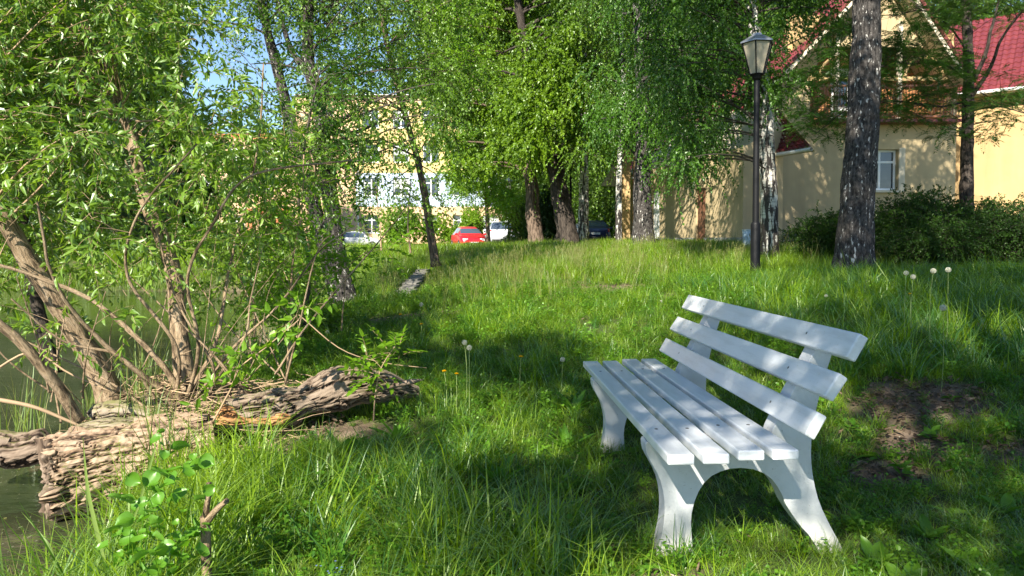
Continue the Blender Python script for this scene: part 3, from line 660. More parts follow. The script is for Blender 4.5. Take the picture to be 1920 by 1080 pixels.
for (a, b) in backs:
    a, b = np.array(a), np.array(b); c = (a + b) / 2; d = nrm(b - a); nn = np.array([d[1], -d[0]]); c = c + nn * TH / 2
    m = MB(); m.box((0, BL / 2, 0), (TH + .004, BL, np.linalg.norm(b - a) + .003)); o = m.build('back_slat', paint, bench, bevel=.007); o.location = (c[0], 0, c[1]); o.rotation_euler = (0, math.atan2(d[0], d[1]), 0)
front = resample([(-.035, .372), (-.03, .33), (-.005, .28), (.03, .215), (.052, .13), (.055, .04), (.045, -.04), (.012, -.175)], 14)
inner = resample([(.21, -.175), (.195, -.02), (.20, .06), (.225, .14), (.27, .205), (.335, .242), (.411, .256), (.50, .244), (.566, .205), (.608, .145), (.64, .07), (.70, -.02), (.75, -.08), (.80, -.175)], 22)
rear = resample([(.905, -.175), (.872, -.09), (.835, -.01), (.795, .09), (.772, .20), (.765, .30), (.772, .42), (.792, .52), (.83, .66), (.868, .78), (.893, .865)], 20)
top = np.array([(.880, .888), (.846, .893), (.825, .875)]); fr2 = np.array([(.62, .49), (.595, .44), (.580, .397), (.56, .397), (.28, .397), (.275, .3835), (0, .3835), (-.03, .382)])
front[:, 0] += .028; inner[:, 0] += .014 + .02 * np.linspace(0, 1, len(inner)) ** 3; rear[:, 0] += .045 * np.linspace(1, 0, len(rear)) ** 2; fr2[-1, 0] += .028
prof = np.vstack([front, inner, rear, top, fr2])
from mathutils.geometry import tessellate_polygon
tri = tessellate_polygon([[Vector((p[0], p[1], 0)) for p in prof]])
def leg(y0, th=.105):
    n_ = len(prof); V = np.concatenate([np.column_stack([prof[:, 0], np.full(n_, y0), prof[:, 1]]), np.column_stack([prof[:, 0], np.full(n_, y0 + th), prof[:, 1]])])
    k = np.arange(n_); k2 = (k + 1) % n_; T = np.array([list(t) for t in tri])
    a = prof; area = .5 * np.sum(a[:, 0] * np.roll(a[:, 1], -1) - np.roll(a[:, 0], -1) * a[:, 1])
    m = MB(); m.add(V, [T, T[:, ::-1] + n_, np.column_stack([k, k + n_, k2 + n_, k2])]); o = m.build('leg', pconc, bench, bevel=.010)
    import bmesh
    bm = bmesh.new(); bm.from_mesh(o.data); bmesh.ops.recalc_face_normals(bm, faces=bm.faces); bmesh.ops.dissolve_limit(bm, angle_limit=.01, verts=bm.verts, edges=bm.edges); bm.to_mesh(o.data); bm.free(); return o
LG = (.365, BL - .50)
for y0 in LG: leg(y0)
bolt_m = pmat('bolt', (.12, .115, .11), .5, metal=.5); mb0 = None
def bolt(c, ax):
    global mb0
    if mb0 is None: m = MB(); tubes(m, [(0, 0, -.01), (0, 0, .0015), (0, 0, .003)], [.0085, .0085, .004], 10, cap=True); o = mb0 = m.build('bolt', bolt_m, bench)
    else: o = mb0.copy(); C.objects.link(o)
    o.location = c; o.rotation_euler = ax
for y0 in LG:
    for (u, v) in [(.055, .43), (.2025, .4315), (.3495, .4445), (.4945, .4450)]: bolt((u, y0 + .052, v), (0, 0, 0))
    for (a, b) in backs:
        c = (np.array(a) + np.array(b)) / 2; d = nrm(np.array(b) - np.array(a)); bolt((c[0], y0 + .052, c[1]), (0, -math.atan2(d[1], d[0]), 0))

# ------------------------------------------------------------------ lamps
lampb = pmat('black_lamp_metal', (.006, .006, .007), .5, bump=.1, spec=.25); lampg = None
def lamp_glass():
    m, n, out = newmat('frosted_lamp_glass'); p = nd(n, 'ShaderNodeBsdfPrincipled'); n.links.new(p.outputs[0], out.inputs[0]); p.inputs[0].default_value = (.60, .54, .42, 1); p.inputs['Roughness'].default_value = .3
    t = nd(n, 'ShaderNodeBsdfTranslucent'); t.inputs[0].default_value = (.75, .68, .52, 1); mx = nd(n, 'ShaderNodeMixShader', i_0=.45); n.links.new(p.outputs[0], mx.inputs[1]); n.links.new(t.outputs[0], mx.inputs[2]); n.links.new(mx.outputs[0], out.inputs[0]); return m
lampg = lamp_glass(); capm = pmat('lamp_cap', (.30, .31, .33), .35, metal=.5)
def make_lamp():
    r = empty('street_lamp', (0, 0, 0)); H = 3.55
    m = MB(); tubes(m, [(0, 0, -.3), (0, 0, .95), (0, 0, .97), (0, 0, 1.0)], [.085, .085, .08, .058], 14); m.build('base', lampb, r, True)
    m = MB(); tubes(m, [(0, 0, .9), (0, 0, H - .1), (0, 0, H)], [.058, .052, .05], 12); tubes(m, [(0, 0, H - .07), (0, 0, H - .03), (0, 0, H), (0, 0, H + .03)], [.06, .085, .085, .12], 12, cap=True); m.build('pole', lampb, r, True)
    zb_, zt_, rb, rt = H + .03, H + .57, .125, .275; cs = [(math.cos(PI / 3 * k + .1), math.sin(PI / 3 * k + .1)) for k in range(6)]
    for k in range(6):
        (a, b), (c, d) = cs[k], cs[(k + 1) % 6]; q = .965
        V = np.array([(a * rb * q, b * rb * q, zb_), (c * rb * q, d * rb * q, zb_), (c * rt * q, d * rt * q, zt_), (a * rt * q, b * rt * q, zt_)]); ctr = np.array([0, 0, 0]); nn = nrm(np.array([a + c, b + d, 0.])) * .004
        m = MB(); m.add(np.concatenate([V, V - nn]), np.array([[0, 1, 2, 3], [7, 6, 5, 4]])); m.build('pane', lampg, r)
    m = MB()
    for a, b in cs: tubes(m, [(a * rb, b * rb, zb_), (a * rt, b * rt, zt_)], [.012, .012], 5)
    for z, rr in ((zb_, rb), (zt_, rt)):
        P = np.array([(a * rr, b * rr, z) for a, b in cs + cs[:1]])
        for k in range(6): tubes(m, P[k:k + 2], [.014, .014], 5)
    m.build('frame', lampb, r)
    m = MB(); a = np.arange(6) * PI / 3 + .1; rings = [(rt + .035, zt_ - .005), (rt + .03, zt_ + .02), (.12, zt_ + .13), (.09, zt_ + .135), (.085, zt_ + .17), (.01, zt_ + .19)]
    V = np.array([[(rr * math.cos(t), rr * math.sin(t), z) for t in a] for rr, z in rings]); K = len(rings); i = np.arange(K - 1)[:, None] * 6; j = np.arange(6)[None]
    m.add(V, [np.stack([i + j, i + (j + 1) % 6, i + 6 + (j + 1) % 6, i + 6 + j], -1).reshape(-1, 4), np.array([[5, 4, 3, 2, 1, 0]])]); m.build('cap', capm, r)
    return r
lamp0 = make_lamp()
for i, (px, py, Yd, s, lb) in enumerate([(1416, 512, 12.6, 1.0, 'black lamp post with tapered glass lantern on the lawn just left of a birch trunk'), (1070, 462, 33., 1.12, 'lamp post half hidden in leaves beside the leaning poplar trunk'), (954, 452, 45., 1.0, 'slim far lamp post with pale foot right of the white car')]):
    o = lamp0 if i == 0 else copy_tree(lamp0)
    p = at(px, py, Yd); g_ = G(p[0], p[1]); o.location = (p[0], p[1], g_); o.rotation_euler = (0, -.003, .2 * i)
    tgt = {0: 72, 1: 287, 2: 336}[i]; hh = CAMH + (450 - tgt) / FPX * Yd - g_; k = hh / 4.25; o.scale = (1 if i == 0 else k, 1 if i == 0 else k, k); tag(o, lb, 'street lamp', 'black street lamps along the avenue')

# ------------------------------------------------------------------ bin by the house
p = at(1404, 470, 20.5); bin_ = empty('litter_bin', (p[0], p[1], G(p[0], p[1])), .2, 'small pale blue litter bin beside the birch by the house', 'litter bin')
m = MB(); tubes(m, [(0, 0, 0), (0, 0, .62), (0, 0, .62), (0, 0, .1)], [.15, .19, .17, .15], 14); m.build('bucket', pmat('blue_bin', (.42, .52, .60), .5, nz=.2), bin_, True)
m = MB(); a = np.linspace(0, 2 * PI, 17); tubes(m, np.column_stack([.19 * np.cos(a), .19 * np.sin(a), 0 * a + .62]), np.full(17, .012), 5); m.build('rim', wframe, bin_)
# ------------------------------------------------------------------ trees
def ray_path(pts, Y0, Y1=None):
    Y1 = Y0 if Y1 is None else Y1; n_ = len(pts)
    return np.array([at(px, py, Y0 + (Y1 - Y0) * i / max(1, n_ - 1)) for i, (px, py) in enumerate(pts)])
def bez(a, b, rng, n_=8, sag=.0, wob=.06):
    t = np.linspace(0, 1, n_)[:, None]; L = np.linalg.norm(b - a); mid = (a + b) / 2 + rng.normal(0, wob * L, 3) + np.array([0, 0, sag * L])
    return (1 - t) ** 2 * a + 2 * t * (1 - t) * mid + t * t * b
def twigs_leaves(mbt, mbl, S, D, L, rng, per, ll, lw, droop, shape, hang, twig_r, start=.15, sidespread=.8, upn=.6, fold=.12, ldroop=.15, sides=3):
    n_ = len(S); K = 5; t = np.linspace(0, 1, K)[None, :, None]
    P = S[:, None] + D[:, None] * L[:, None, None] * t + np.array([0, 0, -1.]) * (L * droop)[:, None, None] * t * t
    if mbt is not None and twig_r > 0: tubes(mbt, P, np.linspace(twig_r, twig_r * .4, K)[None] * np.ones((n_, 1)), sides)
    tt = start + (1 - start) * (np.arange(per)[None] + rng.uniform(0, 1, (n_, per))) / per; tt = np.minimum(tt, 1)[..., None]
    PL = S[:, None] + D[:, None] * L[:, None, None] * tt + np.array([0, 0, -1.]) * (L * droop)[:, None, None] * tt * tt
    TG = nrm(D[:, None] * np.ones_like(tt) + np.array([0, 0, -2.]) * droop * tt)
    PL = PL.reshape(-1, 3); TG = TG.reshape(-1, 3); m_ = len(PL)
    R = rng.normal(0, 1, (m_, 3)); R = nrm(R - (R * TG).sum(1, keepdims=True) * TG)
    LD = nrm(TG * .6 + R * sidespread + np.array([0, 0, -1.]) * hang)
    N = nrm(rng.normal(0, 1, (m_, 3)) * .75 + np.array([0, 0, 1.]) * upn)
    leaves(mbl, PL, LD, N, ll * rng.uniform(.6, 1.15, m_), lw * rng.uniform(.7, 1.15, m_), shape, np.clip(rng.normal(.5, .20, m_) + np.repeat(rng.normal(0, .20, n_), per), 0, 1), fold, ldroop)
def pinnate(mbt, mbl, S, D, L, rng, pairs=7, ll=.045, lw=.016, droop=.35, shape='quad'):
    """compound leaves: a rachis with paired leaflets"""
    n_ = len(S); t = (np.arange(pairs) + .8) / (pairs + .2)
    P = S[:, None] + D[:, None] * L[:, None, None] * t[None, :, None] + np.array([0, 0, -1.]) * (L * droop)[:, None, None] * (t ** 2)[None, :, None]
    up = nrm(rng.normal(0, .3, (n_, 3)) + np.array([0, 0, 1.])); side = nrm(np.cross(D, up))
    for s in (-1, 1):
        LD = nrm(side[:, None] * s + D[:, None] * .45 + rng.normal(0, .1, (n_, pairs, 3))); N = nrm(up[:, None] + rng.normal(0, .15, (n_, pairs, 3)))
        leaves(mbl, P.reshape(-1, 3), LD.reshape(-1, 3), N.reshape(-1, 3), np.tile(ll * (1 - .3 * np.abs(t - .5) * 2), n_), lw, shape, np.repeat(rng.uniform(.2, .8, n_), pairs), .1, .1)
    leaves(mbl, P[:, -1], D + np.array([0, 0, -droop]), up, ll, lw, shape, rng.uniform(.2, .8, n_), .1, .1)
    if mbt is not None:
        t = np.linspace(0, 1, 4); PP = S[:, None] + D[:, None] * L[:, None, None] * t[None, :, None] + np.array([0, 0, -1.]) * (L * droop)[:, None, None] * (t ** 2)[None, :, None]
        tubes(mbt, PP, np.linspace(.0022, .001, 4)[None] * np.ones((n_, 1)), 3)
def rdir(rng, n_, flat=.0, upb=0.0):
    d = rng.normal(0, 1, (n_, 3)); d[:, 2] = d[:, 2] * (1 - flat) + upb; return nrm(d)
def tree(name, label, trunks, clumps, mleaf, mbark, seed, ll=.06, lw=.045, twigs=40, per=16, tl=.6, droop=.5, hang=.5, shape='quad', twig_r=0.003, branch_mat=None, group=None, limbs=True, kind='twig', limb_r=.03, loc=None, sides=14, rough=.16, cat='tree', flat=.2, limb_from=.35, crown_name='crown', lowlimit=None, stems='trunk', nseg=40, limb_sides=5, **kw):
    """trunks: list of (Nx3 world path, base radius, tip radius); clumps: (n,4) centre + radius"""
    rng = np.random.RandomState(seed); base = np.array(trunks[0][0][0]) if loc is None else np.array(loc)
    root = empty(name, base, 0, label, cat, group); TP = []
    for k, (pts, r0, r1) in enumerate(trunks):
        P = resample(pts, nseg); R = r0 + (r1 - r0) * np.linspace(0, 1, nseg) ** .9
        Ld = np.linalg.norm(P - P[0], axis=1)
        if r0 > .06: R = R * (1 + .35 * np.exp(-Ld / (r0 * 1.6)))
        if r0 < .09: P = P + .25 * r0 * np.stack([vnoise(P * 4 / (r0 * 12 + .3) + 3), vnoise(P * 4 / (r0 * 12 + .3) + 9), 0 * R], -1)
        m = MB(); tubes(m, P, R, sides if r0 > .05 else 8, rough=rough if r0 > .05 else .08, cap=True); m.V = [v - base for v in m.V]; m.build(stems, mbark, root, True)
        i0 = int(len(P) * limb_from); TP.append(np.column_stack([P[i0:], R[i0:]]))
    TP = np.concatenate(TP); mbr = MB(); mbl = MB(); clumps = np.asarray(clumps, float)
    if len(clumps):
        if limbs:
            for c in clumps:
                d = np.linalg.norm(TP[:, :3] - c[:3], axis=1) + 1.2 * np.maximum(TP[:, 2] - (c[2] - .1), 0); j = np.argmin(d + rng.uniform(0, .8, len(d)))
                P = bez(TP[j, :3], c[:3], rng, 9, .12); r_ = min(limb_r, TP[j, 3] * .6) * rng.uniform(.6, 1.1); tubes(mbr, P, np.linspace(r_, r_ * .25, 9)[None], limb_sides)
        rep = np.repeat(np.arange(len(clumps)), np.maximum(3, (twigs * (clumps[:, 3] / np.mean(clumps[:, 3])) ** 2).astype(int)))
        c = clumps[rep]; n_ = len(c); off = rdir(rng, n_, flat) * (rng.uniform(0, 1, (n_, 1)) ** .5) * c[:, 3:4] * .8
        S = c[:, :3] + off; D = nrm(off / np.maximum(c[:, 3:4], .01) + rdir(rng, n_, flat) * .6)
        if kind == 'twig': twigs_leaves(mbr if twig_r else None, mbl, S, D, tl * rng.uniform(.5, 1.2, n_), rng, per, ll, lw, droop, shape, hang, twig_r, **kw)
        else: pinnate(mbr, mbl, S, D, tl * rng.uniform(.7, 1.15, n_), rng, per, ll, lw, droop, shape)
        for m in (mbr, mbl): m.V = [v - base for v in m.V]
        if mbr.n: mbr.build('branches', branch_mat or mbark, root, True)
        mbl.build(crown_name, mleaf, root)
    return root
def region(rng, n_, x0, x1, y0, y1, Y0, Y1, r0, r1, fn=None):
    out = []
    while len(out) < n_:
        px, py, Yd = rng.uniform(x0, x1), rng.uniform(y0, y1), rng.uniform(Y0, Y1)
        if fn is not None and not fn(px, py): continue
        out.append([*at(px, py, Yd), rng.uniform(r0, r1)])
    return out
R_ = np.random.RandomState
# --- willow on the bank: main leaning stem and its thicket of pale shoots
rg = R_(11)
stems = [(ray_path([(352, 765), (340, 660), (332, 560), (305, 450), (265, 345), (243, 250), (215, 160), (165, 60), (150, -80)], 5.9, 6.8), .082, .035)]
for pts, r, y1 in [([(340, 760), (405, 640), (430, 500), (480, 300), (495, 120)], .020, 6.6), ([(345, 755), (300, 680), (190, 575), (70, 520), (-60, 480)], .028, 5.4),
                   ([(335, 750), (250, 690), (160, 610), (100, 520), (70, 380)], .024, 5.0), ([(360, 755), (440, 650), (520, 575), (600, 470), (655, 430)], .014, 6.2),
                   ([(350, 750), (372, 650), (352, 520), (400, 420), (470, 330), (660, 300)], .018, 5.2), ([(330, 755), (330, 650), (240, 520), (260, 400), (370, 270)], .018, 5.0),
                   ([(375, 750), (455, 640), (470, 560), (490, 470)], .013, 5.8), ([(300, 760), (230, 670), (120, 640), (20, 560)], .016, 5.2), ([(385, 755), (400, 690), (330, 560), (290, 420), (235, 300)], .014, 5.6)]:
    stems.append((ray_path(pts, 5.75, y1), r, r * .35))
for k in range(22):
    x0 = rg.uniform(60, 560); y0 = rg.uniform(735, 800) if x0 < 420 else rg.uniform(690, 720); s_ = rg.normal(0, 130) - (260 - x0) * -.1; x1 = x0 + s_; y1 = rg.uniform(380, 640)
    Y_ = 5.5 + rg.uniform(-.4, .9); r = rg.uniform(.0035, .011); stems.append((ray_path([(x0, y0), ((x0 * .6 + x1 * .4) + rg.normal(0, 18), y0 * .6 + y1 * .4), (x1 + rg.normal(0, 15), y1), (x1 + s_ * .5, y1 - rg.uniform(30, 110))], Y_, Y_ + rg.uniform(-.6, .6)), r, r * .3))
def wil(px, py):
    if py > 400: return rg.rand() < .42
    if abs(px - (175 + (py - 100) * .4)) < 30 and py > 130: return rg.rand() < .25
    if py > 250: return rg.rand() < .55
    if px > 350: return rg.rand() < (.7 if py > 250 else (.5 if px < 385 else .04))
    return True
cl = region(rg, 118, -150, 560, -90, 500, 5.6, 7.6, .26, .42, wil) + region(rg, 15, -100, 360, 380, 640, 5, 6.5, .13, .22)
tree('willow_tree', 'bank willow with one thick leaning stem and a thicket of pale thin shoots', stems, cl, M['willow_leaf'], M['willow_bark'], 3, ll=.09, lw=.028, twigs=15, per=15, tl=.42, droop=.25, hang=.15, shape='lance', twig_r=.0022, limb_r=.012, branch_mat=M['twig'], sides=16, limb_from=.3, group=None, ldroop=.25, nseg=50)
rg = R_(12)
st2 = [(ray_path([(212, 752), (178, 680), (140, 620), (95, 550), (48, 480), (0, 400), (-80, 290), (-160, 100)], 6.2, 5.6), .105, .05)]
cl = region(rg, 34, -220, 180, -90, 300, 5.4, 7.0, .25, .42)
tree('leaning_willow', 'leaning willow trunk slanting out of the frame behind the cut log', st2, cl, M['willow_leaf'], M['willow_bark'], 4, ll=.09, lw=.028, twigs=14, per=15, tl=.4, droop=.25, hang=.15, shape='lance', twig_r=.0022, limb_r=.012, branch_mat=M['twig'], sides=18, ldroop=.25)
tree('slanting_stem', 'smooth pale stem slanting left in front of the leaning willow', [(ray_path([(148, 790), (112, 730), (60, 665), (0, 610), (-90, 540)], 5.35, 4.9), .045, .03)], [], None, M['willow_bark'], 5, sides=12, cat='tree')
rg = R_(13)
tree('dark_willow', 'dark wet willow stem rising from the pond behind the slanting stems', [(ray_path([(98, 700), (82, 620), (62, 540), (48, 440), (36, 340), (10, 200), (-10, 0)], 7.3, 7.6), .07, .04)], region(rg, 26, -150, 210, -120, 380, 7, 9.5, .4, .6), M['willow_leaf'], M['dark_bark'], 6, ll=.075, lw=.02, twigs=22, per=14, tl=.5, droop=.25, hang=.15, shape='quad', twig_r=.002, limb_r=.014)
# broken stub of a cut branch near the front
def stub():
    b = at(390, 1080, 2.75); b[2] = G(b[0], b[1]) - .05
    r = empty('cut_sapling', b, 0, 'forked pale sapling stub sawn off among the front grass', 'sapling stub')
    P1 = np.vstack([b, ray_path([(386, 1010), (383, 968)], 2.8)]); m = MB(); tubes(m, resample(P1, 12), np.linspace(.021, .017, 12)[None], 10, cap=True, rough=.08)
    tubes(m, ray_path([(384, 975), (391, 930), (392, 905)], 2.8), [[.014, .011, .010]], 9, cap=True); tubes(m, resample(ray_path([(384, 985), (404, 958), (426, 938)], 2.8, 2.76), 8), [np.linspace(.016, .0105, 8)], 9, cap=True)
    m.V = [v - b for v in m.V]; m.build('stem', M['willow_bark'], r, True)
stub()
# --- saplings and shoots right of the willow
def sapling(label, pts, Y0, r, leafc, seed, mat='fresh_leaf', ll=.075, lw=.03, tw=8, tl=.28, kind='twig', per=7, shape='lance', **k):
    return tree('sapling', label, [(ray_path(pts, Y0, Y0 * .98), r, r * .4)], leafc, M[mat], M['twig'], seed, ll=ll, lw=lw, twigs=tw, per=per, tl=tl, droop=.25, hang=.05, shape=shape, twig_r=.0018, limb_r=.006, limb_from=.25, kind=kind, cat='sapling', stems='stem', group='saplings on the pond bank', **k)
rg = R_(21)
sapling('thin sapling right of the willow, its foot just behind the hollow log', [(538, 705), (545, 600), (548, 500), (565, 400), (570, 290)], 7.0, .016, region(rg, 24, 450, 600, 250, 600, 6.6, 7.6, .16, .28), 22, tw=9)
sapling('thin sapling close to the willow trunk with small bright leaves', [(470, 690), (478, 600), (470, 500), (500, 420), (480, 300)], 7.6, .015, region(rg, 30, 390, 540, 280, 640, 7, 8, .16, .26), 23, tw=9)
sapling('reddish stemmed sapling in front of the twin birch trunks', [(600, 650), (592, 540), (575, 430), (590, 320), (560, 230)], 9.5, .02, region(rg, 24, 450, 600, 200, 560, 9, 10.5, .25, .4), 24, mat='shrub_leaf', tw=10)
sapling('ash shoot with feathered leaves arching over the hollow log', [(700, 790), (704, 740), (715, 690), (740, 650)], 5.2, .006, [[*at(705, 700, 5.15), .10], [*at(745, 655, 5.2), .12], [*at(690, 668, 5.2), .07]], 25, ll=.085, lw=.036, tw=8, tl=.22, kind='pin', per=4)
sapling('ash shoot with feathered leaves below the dark birch trunks', [(640, 620), (645, 560), (655, 500), (690, 470)], 8.5, .010, region(rg, 7, 590, 730, 450, 520, 8.2, 8.8, .12, .2), 26, ll=.11, lw=.045, tw=7, tl=.32, kind='pin', per=4)
sapling('young shoot with large leaves in front of the willow foot', [(400, 790), (430, 735), (450, 690), (500, 650), (560, 600)], 4.9, .008, [[*at(432, 690, 4.8), .07], [*at(400, 735, 4.8), .07], [*at(455, 665, 4.8), .08], [*at(530, 610, 4.9), .08], [*at(560, 575, 4.9), .1]], 27, ll=.09, lw=.042, tw=6, tl=.20, per=5)
# elder/ash sprays high in front of the birches
rg = R_(28)
tree('ash_sapling', 'ash sapling with dark feathered leaves in front of the sky gap', [(ray_path([(560, 660), (580, 520), (560, 380), (575, 250), (600, 130)], 9.0, 8.6), .028, .010)], region(rg, 16, 470, 690, 80, 330, 8.3, 9.3, .25, .4), M['rowan_leaf'], M['twig_dark'], 29, ll=.11, lw=.034, twigs=7, per=6, tl=.36, kind='pin', droop=.3, cat='tree', limb_r=.012)
# --- twin dark birches on the bank
rg = R_(31)
def skygap(px, py): return not (380 < px < 560 and 30 < py < 255) or rg.rand() < .10
cl = region(rg, 56, 380, 830, -260, 330, 12, 15, .35, .6, lambda a, b: skygap(a, b) and (b < 150 or a < 590 or rg.rand() < .42))
cl = cl + [[*at(470, 120, 13), .3], [*at(430, 200, 13), .3]] + region(rg, 11, 545, 680, 60, 430, 11.6, 12.6, .2, .34) + region(rg, 20, 600, 850, 130, 340, 12.5, 14.5, .2, .36)
b1 = ray_path([(662, 592), (640, 520), (625, 420), (612, 310), (598, 200), (578, 110), (578, 0), (570, -160), (600, -500)], 13.0, 13.4)
tree('birch_tree', 'right one of the twin dark birches on the pond bank, ragged bark at its foot', [(b1, .185, .07), (resample(ray_path([(585, 150), (545, 90), (520, 0), (500, -150)], 13.2, 13.6), 8), .06, .03)], cl, M['birch_leaf'], M['old_birch'], 32, ll=.062, lw=.05, twigs=26, per=15, tl=.75, droop=.75, hang=.8, twig_r=.0025, branch_mat=M['twig_dark'], group='birches')
cl = region(rg, 40, 350, 620, -300, 300, 13, 16, .35, .6, skygap)
tree('birch_tree', 'left one of the twin dark birches, its trunk slanting up to the left', [(ray_path([(640, 585), (618, 500), (592, 400), (566, 310), (540, 210), (515, 110), (497, 40), (470, -120), (440, -400)], 13.5, 14.5), .165, .06)], cl, M['birch_leaf'], M['old_birch'], 33, ll=.062, lw=.05, twigs=24, per=14, tl=.75, droop=.75, hang=.8, twig_r=.0025, branch_mat=M['twig_dark'], group='birches')
# --- slim leaning tree on the lawn
rg = R_(34)
cl = region(rg, 30, 640, 900, -160, 150, 15.5, 18.5, .45, .7) + region(rg, 15, 660, 840, 150, 400, 16, 18, .2, .32)
tree('linden_tree', 'slim smooth tree leaning left, alone on the lawn before the school', [(ray_path([(817, 500), (808, 440), (797, 370), (783, 300), (765, 235), (742, 150), (720, 60), (700, -60), (690, -220)], 17, 17.2), .105, .04)], cl, M['fresh_leaf'], M['poplar_bark'], 35, ll=.075, lw=.06, twigs=26, per=14, tl=.7, droop=.45, hang=.5, twig_r=.003)
# small sapling with light leaves left of it
rg = R_(36)
tree('young_tree', 'young spindly tree with small pale leaves left of the leaning linden', [(ray_path([(770, 475), (765, 420), (770, 340)], 19.5), .03, .012)], region(rg, 9, 730, 805, 340, 440, 19, 20, .25, .4), M['shrub_leaf'], M['twig'], 37, ll=.05, lw=.035, twigs=10, per=10, tl=.4, limb_r=.01)
tree('young_tree', 'young bushy tree by the slab path with its foot in tall grass', [(ray_path([(715, 470), (712, 420), (705, 350)], 23), .03, .012)], region(rg, 9, 670, 745, 350, 440, 22, 24, .3, .45), M['shrub_leaf'], M['twig'], 38, ll=.055, lw=.04, twigs=10, per=10, tl=.4, limb_r=.01)
# --- the avenue in the middle distance
rg = R_(41)
def pxbase(px, Yd, dz=-.1): p = at(px, 450, Yd); return np.array([p[0], p[1], G(p[0], p[1]) + dz])
cl = region(rg, 60, 845, 985, 215, 405, 37, 41, .55, .85, lambda a, b: abs(a - 912) < 70 - max(0, b - 350) * .6)
tree('crab_apple', 'low round-crowned tree between the red and the white car', [(np.vstack([pxbase(917, 39), ray_path([(913, 400), (910, 350), (908, 280)], 39)]), .13, .05)], cl, M['fresh_leaf'], M['poplar_bark'], 42, ll=.10, lw=.08, twigs=44, per=12, tl=.6, droop=.5, hang=.4, twig_r=0)
cl = region(rg, 72, 790, 1030, -130, 320, 29, 34, .6, 1.0)
tree('poplar_tree', 'old poplar with ragged torn bark right of the far slim lamp', [(np.vstack([pxbase(1006, 30), ray_path([(1000, 400), (995, 340), (985, 280), (1000, 180), (985, 60), (970, -100)], 30, 31)]), .33, .12)], cl, M['poplar_leaf'], M['poplar_bark'], 43, ll=.12, lw=.10, twigs=62, per=16, tl=.6, droop=.6, hang=.7, twig_r=0, limb_r=.08, rough=.3, sides=20)
cl = region(rg, 52, 900, 1110, -150, 300, 27, 31, .6, .9) + region(rg, 26, 950, 1085, 40, 285, 25.5, 27, .5, .8)
tree('poplar_tree', 'thick dark poplar leaning left, lit brown at its foot', [(np.vstack([pxbase(1066, 28), ray_path([(1058, 410), (1048, 350), (1035, 300), (1005, 230), (990, 120), (960, -60)], 28, 29)]), .43, .14), (resample(ray_path([(1052, 370), (1042, 330), (1030, 300), (1015, 290)], 27.6, 27.3), 10), .1, .05)], cl, M['poplar_leaf'], M['dark_bark'], 44, ll=.11, lw=.095, twigs=54, per=16, tl=.6, droop=.6, hang=.7, twig_r=0, limb_r=.08, rough=.3, sides=20)
cl = region(rg, 44, 1000, 1190, -160, 290, 29, 33, .6, .95)
tree('birch_tree', 'straight white birch right of the leaning poplar', [(np.vstack([pxbase(1094, 30), ray_path([(1094, 400), (1095, 320), (1093, 220), (1096, 100), (1094, -80), (1094, -200)], 30)]), .24, .09)], cl, M['birch_leaf'], M['birch_bark'], 45, ll=.10, lw=.08, twigs=34, per=24, tl=1.2, droop=1.0, hang=.8, twig_r=0, limb_r=.06, group='birches')
cl = region(rg, 36, 1090, 1250, -140, 290, 25, 28, .5, .8)
tree('birch_tree', 'thin white birch at the corner of the house wing', [(np.vstack([pxbase(1160, 26), ray_path([(1160, 400), (1161, 330), (1164, 270), (1170, 180), (1165, 40), (1180, -120)], 26)]), .13, .06)], cl, M['birch_leaf'], M['birch_bark'], 46, ll=.085, lw=.07, twigs=26, per=24, tl=1.1, droop=1.0, hang=.8, twig_r=.003, limb_r=.04, branch_mat=M['twig_dark'], group='birches')
cl = region(rg, 66, 1110, 1400, -200, 290, 20, 26, .5, .85, lambda a, b: b < 330 - max(0, 1230 - a) * .6)
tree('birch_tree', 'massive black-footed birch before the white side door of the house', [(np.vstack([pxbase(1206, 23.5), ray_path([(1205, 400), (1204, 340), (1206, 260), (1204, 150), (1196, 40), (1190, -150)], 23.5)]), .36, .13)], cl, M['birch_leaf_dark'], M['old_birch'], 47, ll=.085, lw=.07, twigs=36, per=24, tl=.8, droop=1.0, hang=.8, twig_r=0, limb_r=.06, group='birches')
# --- birch behind the lamp with pendulous near branches
def hangs(a, b): return (b < 110 + 200 * smooth(1190, 1280, a) * smooth(1400, 1330, a)) and (a < 1375 or b < 60 or rg.rand() < .3)
cl = region(rg, 74, 1160, 1430, -160, 340, 13.5, 17, .28, .5, hangs) + region(rg, 30, 1380, 1570, -160, 200, 14.5, 17, .3, .5, lambda a, b: b < 215 - (a - 1400) * .6)
tree('birch_tree', 'birch with white upper trunk directly behind the nearest lamp post', [(np.vstack([pxbase(1443, 16), ray_path([(1443, 440), (1441, 360), (1438, 280), (1434, 190), (1420, 90), (1408, 0), (1400, -150)], 16)]), .205, .10)], cl, M['birch_leaf_dark'], M['birch_bark'], 48, ll=.062, lw=.052, twigs=26, per=22, tl=.6, droop=.7, hang=.8, twig_r=.002, limb_r=.03, branch_mat=M['twig_dark'], group='birches', sides=24)
